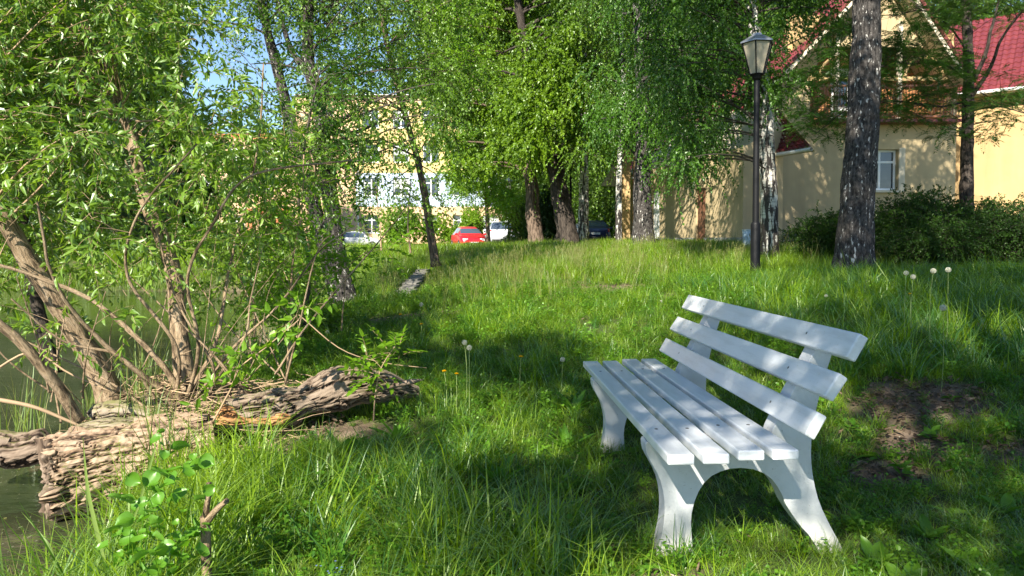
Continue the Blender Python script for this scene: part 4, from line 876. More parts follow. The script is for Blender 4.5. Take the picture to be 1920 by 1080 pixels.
# --- big old birch on the right
rg = R_(51)
bp = np.vstack([pxbase(1601, 12, -.15), ray_path([(1601, 470), (1606, 400), (1612, 300), (1619, 200), (1623, 100), (1625, 0), (1625, -150), (1620, -500), (1600, -900)], 12, 12.3)])
cl = region(rg, 16, 1450, 1800, -700, -220, 10.5, 14, .5, .8)
for _ in range(150):
    tx, tz = rg.uniform(8.0, 15.0), rg.uniform(1.0, 6.6); hh = rg.uniform(8.5, 14.5); q = np.array([tx, 24, tz]) + np.array(SUN) * ((hh - tz) / SUN.z); cl.append([*q, rg.uniform(.5, .75)])  # unseen crown clumps added above the view, sunward of the facade to shade it
big = tree('birch_tree', 'big old birch with black cracked bark flecked white, largest trunk on the right', [(bp, .30, .17)], cl, M['birch_leaf'], M['old_birch'], 52, ll=.09, lw=.075, twigs=34, per=14, tl=.6, droop=.8, hang=.8, twig_r=.002, limb_r=.04, branch_mat=M['twig_dark'], group='birches', sides=110, rough=.10, nseg=420, limb_from=.5)
# --- rowan
rg = R_(53)
rp = np.vstack([pxbase(1812, 14.5, -.1), ray_path([(1812, 400), (1813, 300), (1815, 200), (1816, 120), (1812, 20), (1806, -120)], 14.5)])
forks = [(resample(ray_path(p, 14.5, y1), 14), r, r * .35) for p, r, y1 in [([(1816, 170), (1845, 110), (1862, 40), (1885, -40)], .05, 14), ([(1816, 190), (1855, 130), (1880, 70), (1925, 10)], .045, 13.5), ([(1812, 150), (1770, 120), (1710, 120), (1650, 125)], .022, 12.8), ([(1812, 190), (1760, 200), (1680, 190), (1600, 200), (1530, 250)], .022, 12.2), ([(1815, 210), (1870, 200), (1930, 215)], .02, 13.5), ([(1815, 100), (1780, 50), (1730, 20), (1680, 30)], .02, 13.4)]]
cl = []
for x0, x1, y0, y1, n_ in [(1490, 1640, 190, 260, 18), (1500, 1640, 40, 190, 34), (1640, 1810, 60, 150, 44), (1640, 1810, 150, 235, 36), (1700, 1960, -60, 70, 26), (1820, 1990, 120, 260, 20), (1640, 1800, -80, 60, 30), (1480, 1590, 215, 290, 5), (1740, 1830, 240, 262, 2)]: cl += region(rg, n_, x0, x1, y0, y1, 12.2, 15, .22, .34)
tree('rowan_tree', 'dark slim rowan with layered feathery leaves in front of the house', [(rp, .135, .075)] + forks, cl, M['rowan_leaf'], M['dark_bark'], 54, ll=.065, lw=.022, twigs=17, per=7, tl=.22, kind='pin', droop=.25, flat=.72, limb_r=.012, sides=24, limb_from=.4)

# --- shrubs and bushes
def bush(name, label, px0, px1, py0, Yd, dep, n_, mat, seed, ll=.05, lw=.03, r=(.28, .42), tw=34, per=12, cat='bush', group=None, hf=None, tl=.35):
    rg = R_(seed); x0 = (px0 - 960) / FPX * Yd; x1 = (px1 - 960) / FPX * Yd; H = CAMH + (450 - py0) / FPX * Yd; cl = []; st = []
    g_ = G((x0 + x1) / 2, Yd)
    while len(cl) < n_:
        u, v, t = rg.uniform(-1, 1), rg.uniform(-1, 1), rg.uniform(0, 1)
        if u * u + v * v > 1: continue
        top_ = g_ + (H - g_) * (1 - .45 * abs(u) ** 2.5 - .25 * v * v) * rg.uniform(.88, 1.0) if hf is None else g_ + (H - g_) * hf(u, v, rg)
        cl.append([(x0 + x1) / 2 + u * (x1 - x0) / 2, Yd + v * dep / 2, g_ + .15 + (top_ - g_ - .3) * t ** .6, rg.uniform(*r)])
    for k in range(7):
        c = cl[rg.randint(len(cl))]; b = np.array([(x0 + x1) / 2 + rg.uniform(-.3, .3), Yd + rg.uniform(-.2, .2), g_ - .1]); st.append((bez(b, np.array(c[:3]), rg, 6), .018, .008))
    return tree(name, label, st, cl, M[mat], M['twig_dark'], seed, ll=ll, lw=lw, twigs=tw, per=per, tl=tl, droop=.25, hang=.0, twig_r=.0018, limb_r=.008, limbs=True, cat=cat, group=group, stems='stem', crown_name='foliage', nseg=10)
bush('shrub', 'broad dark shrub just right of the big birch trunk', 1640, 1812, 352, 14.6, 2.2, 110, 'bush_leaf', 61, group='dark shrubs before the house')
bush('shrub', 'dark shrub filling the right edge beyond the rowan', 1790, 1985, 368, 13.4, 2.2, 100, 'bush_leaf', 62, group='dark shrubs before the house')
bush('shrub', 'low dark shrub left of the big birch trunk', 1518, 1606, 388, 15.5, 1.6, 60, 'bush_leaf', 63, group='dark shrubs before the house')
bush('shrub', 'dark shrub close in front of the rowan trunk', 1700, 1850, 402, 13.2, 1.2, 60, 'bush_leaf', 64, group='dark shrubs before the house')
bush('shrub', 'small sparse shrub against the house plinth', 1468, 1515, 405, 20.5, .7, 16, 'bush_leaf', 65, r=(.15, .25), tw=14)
bush('thuja', 'small pointed thuja beside the rowan under the ochre wall', 1822, 1885, 322, 15.0, .8, 90, 'thuja_leaf', 66, ll=.05, lw=.02, r=(.12, .2), cat='conifer', hf=lambda u, v, r: max(.12, 1 - 1.0 * math.hypot(u, v)))
bush('spruce', 'dark dense spruce in the gap between the two poplar trunks', 1012, 1050, 285, 36, 1.6, 60, 'needle', 67, ll=.14, lw=.05, r=(.3, .45), tw=40, cat='conifer', hf=lambda u, v, r: 1 - .6 * math.hypot(u, v))
bush('shrub', 'sunlit shrub by the school wall behind the red car', 850, 905, 385, 60, 2.5, 26, 'shrub_leaf', 68, ll=.16, lw=.12, r=(.5, .8), tw=30)
bush('shrub', 'round shrub by the school wall left of the downpipe', 715, 790, 372, 62, 2.5, 34, 'fresh_leaf', 69, ll=.16, lw=.12, r=(.6, .9), tw=30)
bush('shrub', 'low shrub row piece below the peach school wall', 790, 850, 395, 64, 2.5, 22, 'shrub_leaf', 70, ll=.16, lw=.12, r=(.5, .8), tw=26)
bush('bush', 'bright green bush far beyond the navy car', 1095, 1165, 320, 56, 5, 60, 'fresh_leaf', 71, ll=.16, lw=.13, r=(.8, 1.3), tw=44, tl=.7)
bush('bush', 'leafy bush between far slim lamp and poplar', 962, 1002, 345, 44, 2.5, 34, 'far_leaf', 72, ll=.13, lw=.1, r=(.5, .8), tw=40, tl=.5)
bush('bank_shrub', 'leafy shrub on the near bank just left of the twin birches', 500, 590, 485, 11.5, 1.4, 18, 'fresh_leaf', 73, ll=.07, lw=.04, r=(.18, .3), tw=20)
bush('bank_shrub', 'low leafy shrub on the bank under the thin saplings', 560, 640, 560, 9.2, .8, 16, 'shrub_leaf', 74, ll=.06, lw=.035, r=(.12, .2), tw=14)
# --- far bank of the pond
def fartree(name, label, px, Yd, py_top, wpx, mat, seed, n_=70, ll=.16, lw=.11, group=None, low=430, tw=50, r0=.2, bm='dark_bark', shape='quad'):
    rg = R_(seed); b = pxbase(px, Yd); H = CAMH + (450 - py_top) / FPX * Yd; zl = CAMH + (450 - low) / FPX * Yd; W_ = wpx / FPX * Yd / 2; cl = []
    for k in range(n_):
        t = rg.uniform(0, 1); rr = W_ * (math.sin(PI * min(1, .18 + .8 * t)) ** .6) * math.sqrt(rg.rand()); a = rg.uniform(0, 2 * PI)
        cl.append([b[0] + rr * math.cos(a), b[1] + rr * math.sin(a), zl + (H - zl) * t, W_ * rg.uniform(.2, .34)])
    P = np.array([b, b + [rg.uniform(-.3, .3), 0, (H - b[2]) * .5], b + [rg.uniform(-.6, .6), 0, (H - b[2]) * .95]])
    return tree(name, label, [(P, r0, r0 * .25)], cl, M[mat], M[bm], seed, ll=ll, lw=lw, twigs=tw, per=14, tl=W_ * .3, droop=.3, hang=.3, twig_r=0, limb_r=.06, group=group, shape=shape)
fartree('silver_willow', 'pale silver-leaved willow across the pond, large at the left edge', 60, 30, 150, 330, 'silver_leaf', 81, 150, ll=.17, lw=.05, tw=110, low=440)
fartree('silver_willow', 'smaller silver-leaved willow across the pond right of the large one', 215, 33, 240, 190, 'silver_leaf', 82, 100, ll=.17, lw=.05, tw=100, low=440)
fartree('tree', 'green tree across the pond behind the willow stem', 330, 36, 210, 190, 'far_leaf', 83, 70, group='trees across the pond')
fartree('tree', 'tall green tree across the pond behind the silver willows', 130, 42, -120, 330, 'far_leaf', 84, 130, ll=.2, lw=.15, tw=70, group='trees across the pond')
fartree('tree', 'tree left of the sky gap across the pond', 275, 48, -60, 190, 'far_leaf', 85, 110, ll=.2, lw=.15, tw=70, group='trees across the pond')
fartree('tree', 'leftmost tall tree across the pond', -80, 40, -160, 330, 'far_leaf', 86, 120, ll=.2, lw=.15, tw=70, group='trees across the pond')
fartree('birch_tree', 'far birch with white stem across the pond below the willow leaves', 196, 38, 150, 110, 'birch_leaf', 87, 34, group='birches', bm='birch_bark', r0=.14)
rg = R_(88)
for k, (px, Yd, py, wd) in enumerate([(20, 28.5, 425, 170), (150, 29, 440, 130), (270, 29, 425, 150), (390, 29.5, 415, 150), (480, 31, 430, 110), (545, 33, 432, 90)]):
    bush('shrub', ['lush green shrub on the far pond shore, at the frame edge', 'low green shrub on the far pond shore under the silver willow', 'green shrub on the far shore behind the willow stem', 'shrub on the far shore left of the thin saplings', 'low shrub on the far shore behind the thin saplings', 'last shrub on the far shore just left of the twin birches'][k], px - wd / 2, px + wd / 2, py, Yd, 2, 30, ['far_leaf', 'fresh_leaf'][k % 2], 90 + k, ll=.12, lw=.08, r=(.35, .55), tw=34, group='shrubs on the far pond shore')
# --- tall trees behind the house and the avenue, one shape shared by several
protoT = fartree('tree', 'tall dense tree behind the dark poplars', 960, 92, -160, 520, 'far_leaf', 97, 200, ll=.34, lw=.27, group='tall trees beyond the buildings', low=400, tw=64, r0=.35)
spots = [(1045, 74, 'tall tree behind the straight white birch'), (1130, 60, 'tall tree filling the gap above the navy car'), (1220, 52, 'tall tree behind the roof of the low wing'), (1330, 50, 'tall tree left of the red gable'), (1440, 62, 'tall tree showing just over the red gable'), (1760, 48, 'tall tree behind the ridge of the house'), (1905, 56, 'tall pale tree behind the right wing roof')]
for i, (px, Yd, lb) in enumerate(spots):
    c = copy_tree(protoT); c['label'] = lb; b = pxbase(px, Yd); c.location = tuple(b); c.rotation_euler = (0, 0, 1.3 * i + .7); s = [.72, .6, .52, .5, .62, .42, .40][i]; c.scale = (s, s, s)
# --- trees standing behind the camera, throwing the dappled shade
def shade(targets, seed, trunk, h0, h1, label):
    rg = R_(seed); cl = []; s = np.array(SUN)
    for (x, y, z, r) in targets:
        h = rg.uniform(h0, h1); p = np.array([x, y, z]) + s * ((h - z) / s[2]); cl.append([*p, r])
    cl = np.array(cl); tb = np.array([trunk[0], trunk[1], G(*trunk) - .1]); c0 = cl[:, :3].mean(0)
    return tree('birch_tree', label, [(np.array([tb, tb * .5 + c0 * .5 + [.3, 0, -1.5], c0 + [0, 0, .5]]), .22, .06)], cl, M['birch_leaf'], M['birch_bark'], seed, ll=.085, lw=.07, twigs=30, per=14, tl=.45, droop=.5, hang=.5, twig_r=.003, limb_r=.03, group='birches')
rg = R_(101)
def tg(n_, x0, x1, y0, y1, z0, z1, r0, r1): return [(rg.uniform(x0, x1), rg.uniform(y0, y1), rg.uniform(z0, z1), rg.uniform(r0, r1)) for _ in range(n_)]
shade(tg(6, -1.2, 1.0, 5.9, 8.0, 0, .2, .35, .55) + tg(17, .4, 1.6, 3.5, 5.3, .35, .8, .17, .28) + tg(5, 1.1, 1.8, 3.0, 3.4, .55, .9, .14, .22) + tg(4, -.2, .7, 3.3, 4.3, 0, .1, .2, .3) + tg(2, -.9, -.3, 4.4, 5.0, 0, .1, .2, .3), 102, (-3.2, -7.5), 6.0, 7.2, 'birch standing behind the viewer, shading the bench')
shade(tg(56, 2.0, 6.5, 2.6, 8.5, 0, .4, .4, .7) + tg(9, 1.6, 2.8, 2.6, 4.2, 0, .2, .3, .5) + tg(4, -.3, .6, 2.9, 3.8, 0, .1, .2, .35), 103, (-1.0, -6.5), 6.5, 8.5, 'birch standing behind the viewer, shading the right lawn')
shade(tg(50, 3.9, 9.5, 8.0, 13, .4, 1.2, .5, .85) + tg(22, 5.0, 6.8, 12, 12.5, 1, 5, .35, .6) + tg(8, 3.9, 4.6, 12.4, 12.7, 3.5, 5.2, .3, .4), 104, (-.8, -5.0), 9.0, 12.0, 'tall birch behind the viewer, shading the old birch')
shade(tg(34, 6.5, 12.5, 12, 16, .8, 3.2, .5, .8) + tg(34, 2.6, 6.5, 14, 17, 2.5, 7.5, .5, .8) + tg(12, 9.5, 15, 23.5, 24, 1.5, 7, .45, .7), 105, (3.4, -4.2), 13.0, 16.0, 'tallest birch behind the viewer, shading the shrubs')
# ------------------------------------------------------------------ fallen logs
def log_bark(name, base, light, crack, moss=.35):
    m, n, out = newmat(name); p = nd(n, 'ShaderNodeBsdfPrincipled'); n.links.new(p.outputs[0], out.inputs[0]); p.inputs['Roughness'].default_value = .92; p.inputs['Specular IOR Level'].default_value = .15
    tc = attr(n, 'tc').outputs['Vector']; t = attr(n, 'tone').outputs['Fac']; f = noise(n, tc, 1., 7, .65, (14, 14, 5)); g = noise(n, tc, 1, 4, .6, (3, 3, 3))
    c = ramp(n, math_(n, 'ADD', math_(n, 'MULTIPLY', t, .75), math_(n, 'MULTIPLY', f, .35)), [(.34, crack), (.56, base), (.95, light)])
    nz = nd(n, 'ShaderNodeSeparateXYZ'); n.links.new(nd(n, 'ShaderNodeNewGeometry').outputs['Normal'], nz.inputs[0])
    mk = ramp(n, math_(n, 'ADD', math_(n, 'MULTIPLY', nz.outputs[2], .45), math_(n, 'MULTIPLY', g, .6)), [(.72 - moss * .15, (0, 0, 0)), (.80, (1, 1, 1))])
    n.links.new(mixc(n, math_(n, 'MULTIPLY', mk, .8), c, (.12, .13, .025)), p.inputs[0]); n.links.new(bumpn(n, f, .8, .02), p.inputs['Normal']); return m
def cyl_log(mb, P, R, sides, amp, seed, flat=1.0, ridge=(9, 2.2), inner=None):
    """fissured log: ridged displacement; tone = depth of the fissure"""
    P = resample(P, len(R)); K = len(R); T = nrm(np.gradient(P, axis=0)); Uv = np.array([0, 0, 1.]); A = nrm(np.cross(T, Uv)); B = np.cross(A, T)
    an = np.arange(sides) * 2 * PI / sides; s = np.concatenate([[0], np.cumsum(np.linalg.norm(np.diff(P, axis=0), axis=1))])
    r0 = R.max(); tc = np.stack([r0 * np.cos(an)[None] + 0 * s[:, None], r0 * np.sin(an)[None] + 0 * s[:, None], s[:, None] + 0 * an[None]], -1) + seed
    q = tc * np.array([ridge[0], ridge[0], ridge[1]]); q = q + .5 * fbm(tc * 9, 3)[..., None]
    d = 1 - np.abs(fbm(q, 3)) * 2.0; d = np.clip(d, -1, 1); h = -np.clip(d, 0.15, 1) ** 2; d2 = fbm(tc * 3, 3)
    rad = R[:, None] * (1 + amp * h * 1.6 + .12 * d2 + .035 * fbm(tc * np.array([40, 40, 22]), 2))
    tone = np.clip(.95 + h * 1.0 + .15 * fbm(tc * 11, 2), 0, 1)
    V = P[:, None] + A[:, None] * (np.cos(an)[None, :, None] * rad[..., None]) + B[:, None] * (np.sin(an)[None, :, None] * rad[..., None] * flat)
    i = np.arange(K - 1)[:, None] * sides; j = np.arange(sides)[None]; j2 = (j + 1) % sides
    mb.add(V, np.stack([i + j, i + j2, i + sides + j2, i + sides + j], -1).reshape(-1, 4), tone.ravel(), tc)
    return V
def end_face(mb, ring, centre, seed, depth=.03, n_=10, hollow=0.0, ax=None):
    S_ = len(ring); fr = np.linspace(1, 0.02, n_); V = centre + (ring - centre)[None] * fr[:, None, None]
    nz = fbm(V * 26 + seed, 3); V = V + ax * (nz * depth * np.minimum(1, (1 - fr) * 6)[:, None] - hollow * ((1 - fr) ** .6)[:, None])[..., None]
    i = np.arange(n_ - 1)[:, None] * S_; j = np.arange(S_)[None]; j2 = (j + 1) % S_
    mb.add(V, np.stack([i + j, i + S_ + j, i + S_ + j2, i + j2], -1).reshape(-1, 4), np.clip(.55 + .5 * nz, 0, 1).ravel())
M['log_bark'] = log_bark('log_bark', (.215, .14, .09), (.40, .295, .205), (.035, .025, .018), .1)
M['rot_wood'] = log_bark('rotten_wood', (.28, .13, .05), (.46, .27, .12), (.04, .02, .01), 0)
M['old_wood'] = log_bark('grey_old_wood', (.12, .085, .06), (.26, .20, .15), (.03, .02, .015), .1)
b = np.array(at(90, 905, 4.55)); e_ = np.array([-2.15, 5.05, -.22]); b0 = (b + e_) / 2
lg = empty('fallen_log', b0, 0, 'huge sawn willow log with deeply furrowed bark at the pond edge', 'log')
m = MB(); V = cyl_log(m, np.array([b, (b + e_) / 2 + [0, .03, .01], e_]), np.linspace(.30, .26, 170), 300, .045, 2.0, .93, ridge=(30, 6)); ax = nrm(b - e_); an_ = np.arange(300) * 2 * PI / 300
for k in range(12): V[k] += ax * ((.07 * fbm(np.column_stack([np.cos(an_) * 4, np.sin(an_) * 4, 0 * an_]), 4) - .01) * (1 - k / 12) ** 2)[:, None]
m.V = [v - b0 for v in m.V]; m.build('bark', M['log_bark'], lg, False)
ax = nrm(b - e_); m = MB(); end_face(m, V[0], V[0].mean(0), 3.0, .02, ax=ax); m.V = [v - b0 for v in m.V]; m.build('sawn_end', M['old_wood'], lg)
m = MB(); end_face(m, V[-1][::-1], V[-1].mean(0), 8.0, .05, ax=-ax); m.V = [v - b0 for v in m.V]; m.build('broken_end', M['old_wood'], lg)
# mossy heartwood and slabs of loose bark lying along its top
rs = R_(7)
tb = []
for k in range(20):
    f = rs.uniform(.06, .95); c = b + (e_ - b) * f + np.array([0, rs.uniform(-.02, .3), .27 + rs.uniform(-.03, .03)]); L = rs.uniform(.12, .34); W = rs.uniform(.04, .1); nu, nv = 10, 5
    u, v = np.meshgrid(np.linspace(-.5, .5, nu), np.linspace(-.5, .5, nv)); edge = 1 - .35 * np.abs(vnoise(np.stack([u * 5 + k, v * 5, 0 * u], -1)))
    x = u * L * edge; y = v * W * edge; z = -(v ** 2) * W * 1.2 + .012 * vnoise(np.stack([u * 9, v * 9, 0 * u + k], -1)); a = rs.uniform(-.5, .5)
    P = np.stack([x * math.cos(a) - y * math.sin(a), x * math.sin(a) + y * math.cos(a), z + x * rs.uniform(-.2, .2)], -1)
    i = np.arange(nu * nv).reshape(nv, nu); F = np.stack([i[:-1, :-1], i[:-1, 1:], i[1:, 1:], i[1:, :-1]], -1).reshape(-1, 4)
    m = MB(); m.add(np.concatenate([P.reshape(-1, 3), P.reshape(-1, 3) - [0, 0, .012]]), [F, F[:, ::-1] + nu * nv], .7, None); o = m.build('bark_slab', M['log_bark'], lg); o.location = tuple(c - b0)
# second log: hollow, broken, curving away to the right
p2 = np.array([at(418, 778, 5.05), at(490, 770, 5.15), at(560, 752, 5.3), at(630, 730, 5.5), at(710, 722, 5.7), at(780, 735, 5.9)])
b1_ = p2[2]; hl = empty('hollow_log', b1_, 0, 'broken rotten log with orange hollow end lying beside the willow foot', 'log')
m = MB(); R = np.interp(np.linspace(0, 1, 130), [0, .15, .4, .62, .8, 1], [.15, .16, .13, .19, .17, .07]) * (1 + .22 * vnoise(np.column_stack([np.linspace(0, 7, 130), np.zeros(130), np.zeros(130)]))); V = cyl_log(m, p2, R, 110, .10, 9.0, .85, ridge=(30, 4)); m.V = [v - b1_ for v in m.V]; m.build('bark', M['old_wood'], hl)
m = MB(); end_face(m, V[0], V[0].mean(0), 5.0, .07, ax=nrm(p2[0] - p2[1]), hollow=.06, n_=14); m.V = [v - b1_ for v in m.V]; m.build('rotten_end', M['rot_wood'], hl)
for k, (pts, r) in enumerate([([(545, 800), (575, 750), (612, 715), (660, 700), (700, 705)], .055), ([(406, 772), (450, 784), (500, 788), (545, 782)], .075), ([(640, 745), (690, 735), (740, 722), (790, 712)], .04)]):
    m = MB(); Rk = np.linspace(r, r * .55, 60) * (1 + .2 * np.sin(np.linspace(0, 9, 60))); Rk[-6:] *= np.linspace(.9, .3, 6); Rk[:5] *= np.linspace(.4, 1, 5)
    cyl_log(m, ray_path(pts, 4.98 + .25 * (k != 1), 5.5 if k != 1 else 5.08), Rk, 60, .13, 20. + k, .8, ridge=(22, 3)); m.V = [v - b1_ for v in m.V]; m.build(['root_flare', 'split_wood', 'splinter'][k], [M['old_wood'], M['rot_wood'], M['old_wood']][k], hl)
# rotten chunk at the left water edge
P = ray_path([(-60, 830), (30, 845), (95, 830)], 4.9, 5.0); ck = empty('rotten_log', P[1], 0, 'dark brown rotten log end at the left frame edge by the water', 'log')
m = MB(); Rk = np.linspace(.17, .14, 60); Rk[-5:] *= np.linspace(.95, .5, 5); cyl_log(m, P, Rk, 80, .10, 31., .8, ridge=(9, 4)); m.V = [v - P[1] for v in m.V]; m.build('bark', M['old_wood'], ck)
M['moss_wood'] = log_bark('mossy_wood', (.17, .13, .095), (.34, .28, .21), (.03, .02, .015), 1.6)
for k, (pts, Y0, Y1, r, fl, lb) in enumerate([([(120, 815), (190, 800), (260, 800), (330, 822)], 5.0, 5.2, .085, .55, 'mossy grey slab of rotten wood on top of the sawn log'), ([(165, 775), (230, 768), (300, 785), (345, 800)], 5.5, 5.6, .085, .7, 'moss covered rotten trunk piece at the foot of the willow'), ([(330, 800), (380, 812), (430, 815)], 5.15, 5.2, .06, .6, 'brown rotten chunk between the sawn log and the hollow log')]):
    P = ray_path(pts, Y0, Y1); b_ = P[1].copy(); m = MB(); Rk = np.full(70, r) * (1 + .25 * vnoise(np.column_stack([np.linspace(0, 5, 70) + 9 * k, np.zeros(70), np.zeros(70)]))); Rk[:6] *= np.linspace(.25, 1, 6); Rk[-6:] *= np.linspace(1, .25, 6)
    cyl_log(m, P, Rk, 64, .12, 40. + k * 3, fl, ridge=(20, 5)); m.V = [v - b_ for v in m.V]; tag(m.build('rotten_wood', M['moss_wood'], None, loc=b_), lb, 'rotten wood')
# twigs and bark litter on the bank
m = MB(); n_ = 420; x = rs.uniform(-3.9, -1.5, n_); y = rs.uniform(4.9, 6.4, n_) + 0; z = gz(x, y) + .03 + .12 * rs.rand(n_) ** 2; a = rs.uniform(0, PI, n_); L = rs.uniform(.15, .7, n_)
t = np.linspace(-.5, .5, 5)[None, :, None]; D = np.stack([np.cos(a), np.sin(a) * .6, rs.uniform(-.12, .25, n_)], -1); P = np.stack([x, y, z], -1)[:, None] + D[:, None] * L[:, None, None] * t + rs.normal(0, .012, (n_, 5, 3))
tubes(m, P, np.linspace(1, .5, 5)[None] * rs.uniform(.002, .008, n_)[:, None], 4); tag(m.build('fallen_twigs', M['twig'], None), 'tangle of dead twigs lying between the logs and the pond', 'twig litter', kind='stuff')
for k, (pts, Y0, Y1, r, lb) in enumerate([([(-30, 745), (60, 762), (130, 790), (175, 810)], 5.0, 5.2, .016, 'grey dead branch lying low across the left edge'), ([(-20, 700), (60, 660), (130, 700), (210, 735)], 5.4, 5.5, .010, 'thin arched dead branch over the pond by the slanting stem'), ([(560, 590), (640, 655), (720, 680), (800, 690)], 5.6, 5.7, .005, 'thin reddish twig arching over the hollow log towards the lawn'), ([(1895, 790), (1850, 760), (1920, 850)], 5.2, 5.0, .006, 'dark bent twig in the grass at the right edge')]):
    P = resample(ray_path(pts, Y0, Y1), 14); m = MB(); tubes(m, P - P[7], [np.linspace(r, r * .5, 14)], 7, rough=.15, cap=True); o = m.build('dead_branch', M['twig'] if k != 3 else M['twig_dark'], None, True, loc=P[7]); tag(o, lb, 'branch')
# wood chips and dead leaves
def litter(name, n_, boxes, L, W, mat, label, seed):
    rs = R_(seed); m = MB(); P = []
    for (x0, x1, y0, y1, k) in boxes:
        q = np.column_stack([rs.uniform(x0, x1, k), rs.uniform(y0, y1, k)]); d = dirt(q[:, 0], q[:, 1]); q = q[rs.rand(k) < d + .05]; P.append(q)
    q = np.concatenate(P); z = gz(q[:, 0], q[:, 1]) + .012 + .03 * rs.rand(len(q)) ** 2; a = rs.uniform(0, 2 * PI, len(q)); D = np.stack([np.cos(a), np.sin(a), rs.uniform(-.1, .35, len(q))], -1)
    leaves(m, np.column_stack([q, z]), D, nrm(np.array([0, 0, 1.]) + rs.normal(0, .35, (len(q), 3))), rs.uniform(.5, 1.2, len(q)) * L, rs.uniform(.6, 1.2, len(q)) * W, 'lance', rs.rand(len(q)), .25, -.2)
    return tag(m.build(name, mat), label, 'litter', kind='stuff')
litter('dead_leaves', 0, [(1.8, 4.4, 3.8, 6.2, 5200), (-3.9, -1.3, 4.5, 6.4, 4500), (-3, 3, 8, 18, 5000), (.2, 1.2, 2.6, 3.4, 160)], .055, .024, M['dead_leaf'], 'dry brown leaves and chips scattered on the bare soil', 8)

rs_ = R_(91); n_ = 1500; x = rs_.uniform(-18, -2.2, n_); y = rs_.uniform(3.2, 23, n_); k = (shore(x, y) < -.05) & (rs_.rand(n_) < .35 + .8 * vnoise(np.stack([x * .6, y * .6, 0 * x], -1))); x, y = x[k], y[k]; a = rs_.uniform(0, 6.28, len(x))
m = MB(); leaves(m, np.column_stack([x, y, np.full(len(x), WATER + .004)]), np.stack([np.cos(a), np.sin(a), 0 * a], -1), np.array([[0, 0, 1.]]) * np.ones((len(x), 1)), rs_.uniform(.02, .06, len(x)), .02, 'quad', rs_.rand(len(x)), 0, 0); tag(m.build('floating_leaves', M['straw']), 'pale fallen leaves and catkin fluff floating on the pond', 'floating leaves', kind='stuff')
# ------------------------------------------------------------------ grass and herbs: tufts set out by geometry nodes
src = bpy.data.collections.new('grass_source')
def blade_tuft(rs, n_, h, spread, wd, lean, curl, top=0.0, tone=None):
    base = rs.normal(0, spread, (n_, 2)); a = rs.uniform(0, 2 * PI, n_); H = h * rs.uniform(.45, 1.1, n_); W = wd * rs.uniform(.6, 1.3, n_); ln = lean * rs.uniform(.2, 1.4, n_); cu = curl * rs.uniform(0, 1.6, n_)
    K = 5; t = np.linspace(0, 1, K); out = np.stack([np.cos(a), np.sin(a)], -1)
    r = ln[:, None] * t[None] + cu[:, None] * t[None] ** 3; zz = H[:, None] * (t[None] - .35 * cu[:, None] * t[None] ** 3 - .1 * ln[:, None] * t[None] ** 2)
    C_ = np.concatenate([base[:, None] + out[:, None] * (H[:, None] * r)[..., None], zz[..., None]], -1); wprof = np.array([.75, 1, .9, .6, .06])[None, :, None] * W[:, None, None]
    b2 = a + PI / 2 + rs.normal(0, .5, n_); S = np.stack([np.cos(b2), np.sin(b2), 0 * b2], -1)[:, None]
    V = np.stack([C_ - S * wprof / 2, C_ + S * wprof / 2], 2); i = np.arange(n_)[:, None] * K * 2 + np.arange(K - 1)[None] * 2
    F = np.stack([i, i + 1, i + 3, i + 2], -1).reshape(-1, 4); tn = np.clip(rs.normal(.5 if tone is None else tone, .22, n_), 0, 1)
    return V, F, np.repeat(tn, K * 2)
def add_src(name, build, mats):
    m = MB(); build(m); o = m.build(name, mats); C.objects.unlink(o); src.objects.link(o)
rs = R_(55); GM = [M['grass'], M['straw'], M['herb'], M['grass_blue']]
def tall(k, h, mat=0, n_=26, wd=.0048, straw=2, lean=.35, curl=.45, spread=.035):
    def f(m):
        V, F, t = blade_tuft(rs, n_, h, spread, wd, lean, curl); m.add(V, F, t, None, mat)
        if straw: V, F, t = blade_tuft(rs, straw, h * .7, .04, .003, .6, .6); m.add(V, F, t, None, 1)
    add_src('tuft_%02d' % k, f, GM)
for k in range(5): tall(k, .34, 0, 24, .0055, 1, .38, .6)             # 0-4 tall grass
for k in range(5, 9): tall(k, .13, 0, 30, .0035, 2, .6, .6, .04)        # 5-8 short turf
for k in range(9, 12): tall(k, .26, 3, 26, .0050, 1, .35, .5)           # 9-11 bluish grass
def seedheads(m):
    n_ = 7; a = rs.uniform(0, 2 * PI, n_); H = rs.uniform(.35, .55, n_); b = rs.normal(0, .05, (n_, 2)); t = np.linspace(0, 1, 5)
    P = np.stack([b[:, :1] + np.cos(a)[:, None] * .18 * H[:, None] * t ** 2, b[:, 1:] + np.sin(a)[:, None] * .18 * H[:, None] * t ** 2, H[:, None] * t], -1)
    tubes(m, P, np.full((n_, 5), .0011), 3, mat=1)
    for i in range(n_):
        k_ = 16; q = P[i, -1] - (P[i, -1] - P[i, -2]) * rs.rand(k_, 1) * .8; leaves(m, q, rdir(rs, k_, 0, .8), rdir(rs, k_), .018, .004, 'quad', rs.rand(k_), mat=1)
    V, F, tt = blade_tuft(rs, 10, .28, .04, .004, .3, .4); m.add(V, F, tt, None, 0)
for k in range(12, 15): add_src('tuft_%02d' % k, seedheads, GM)          # 12-14 seeding grass
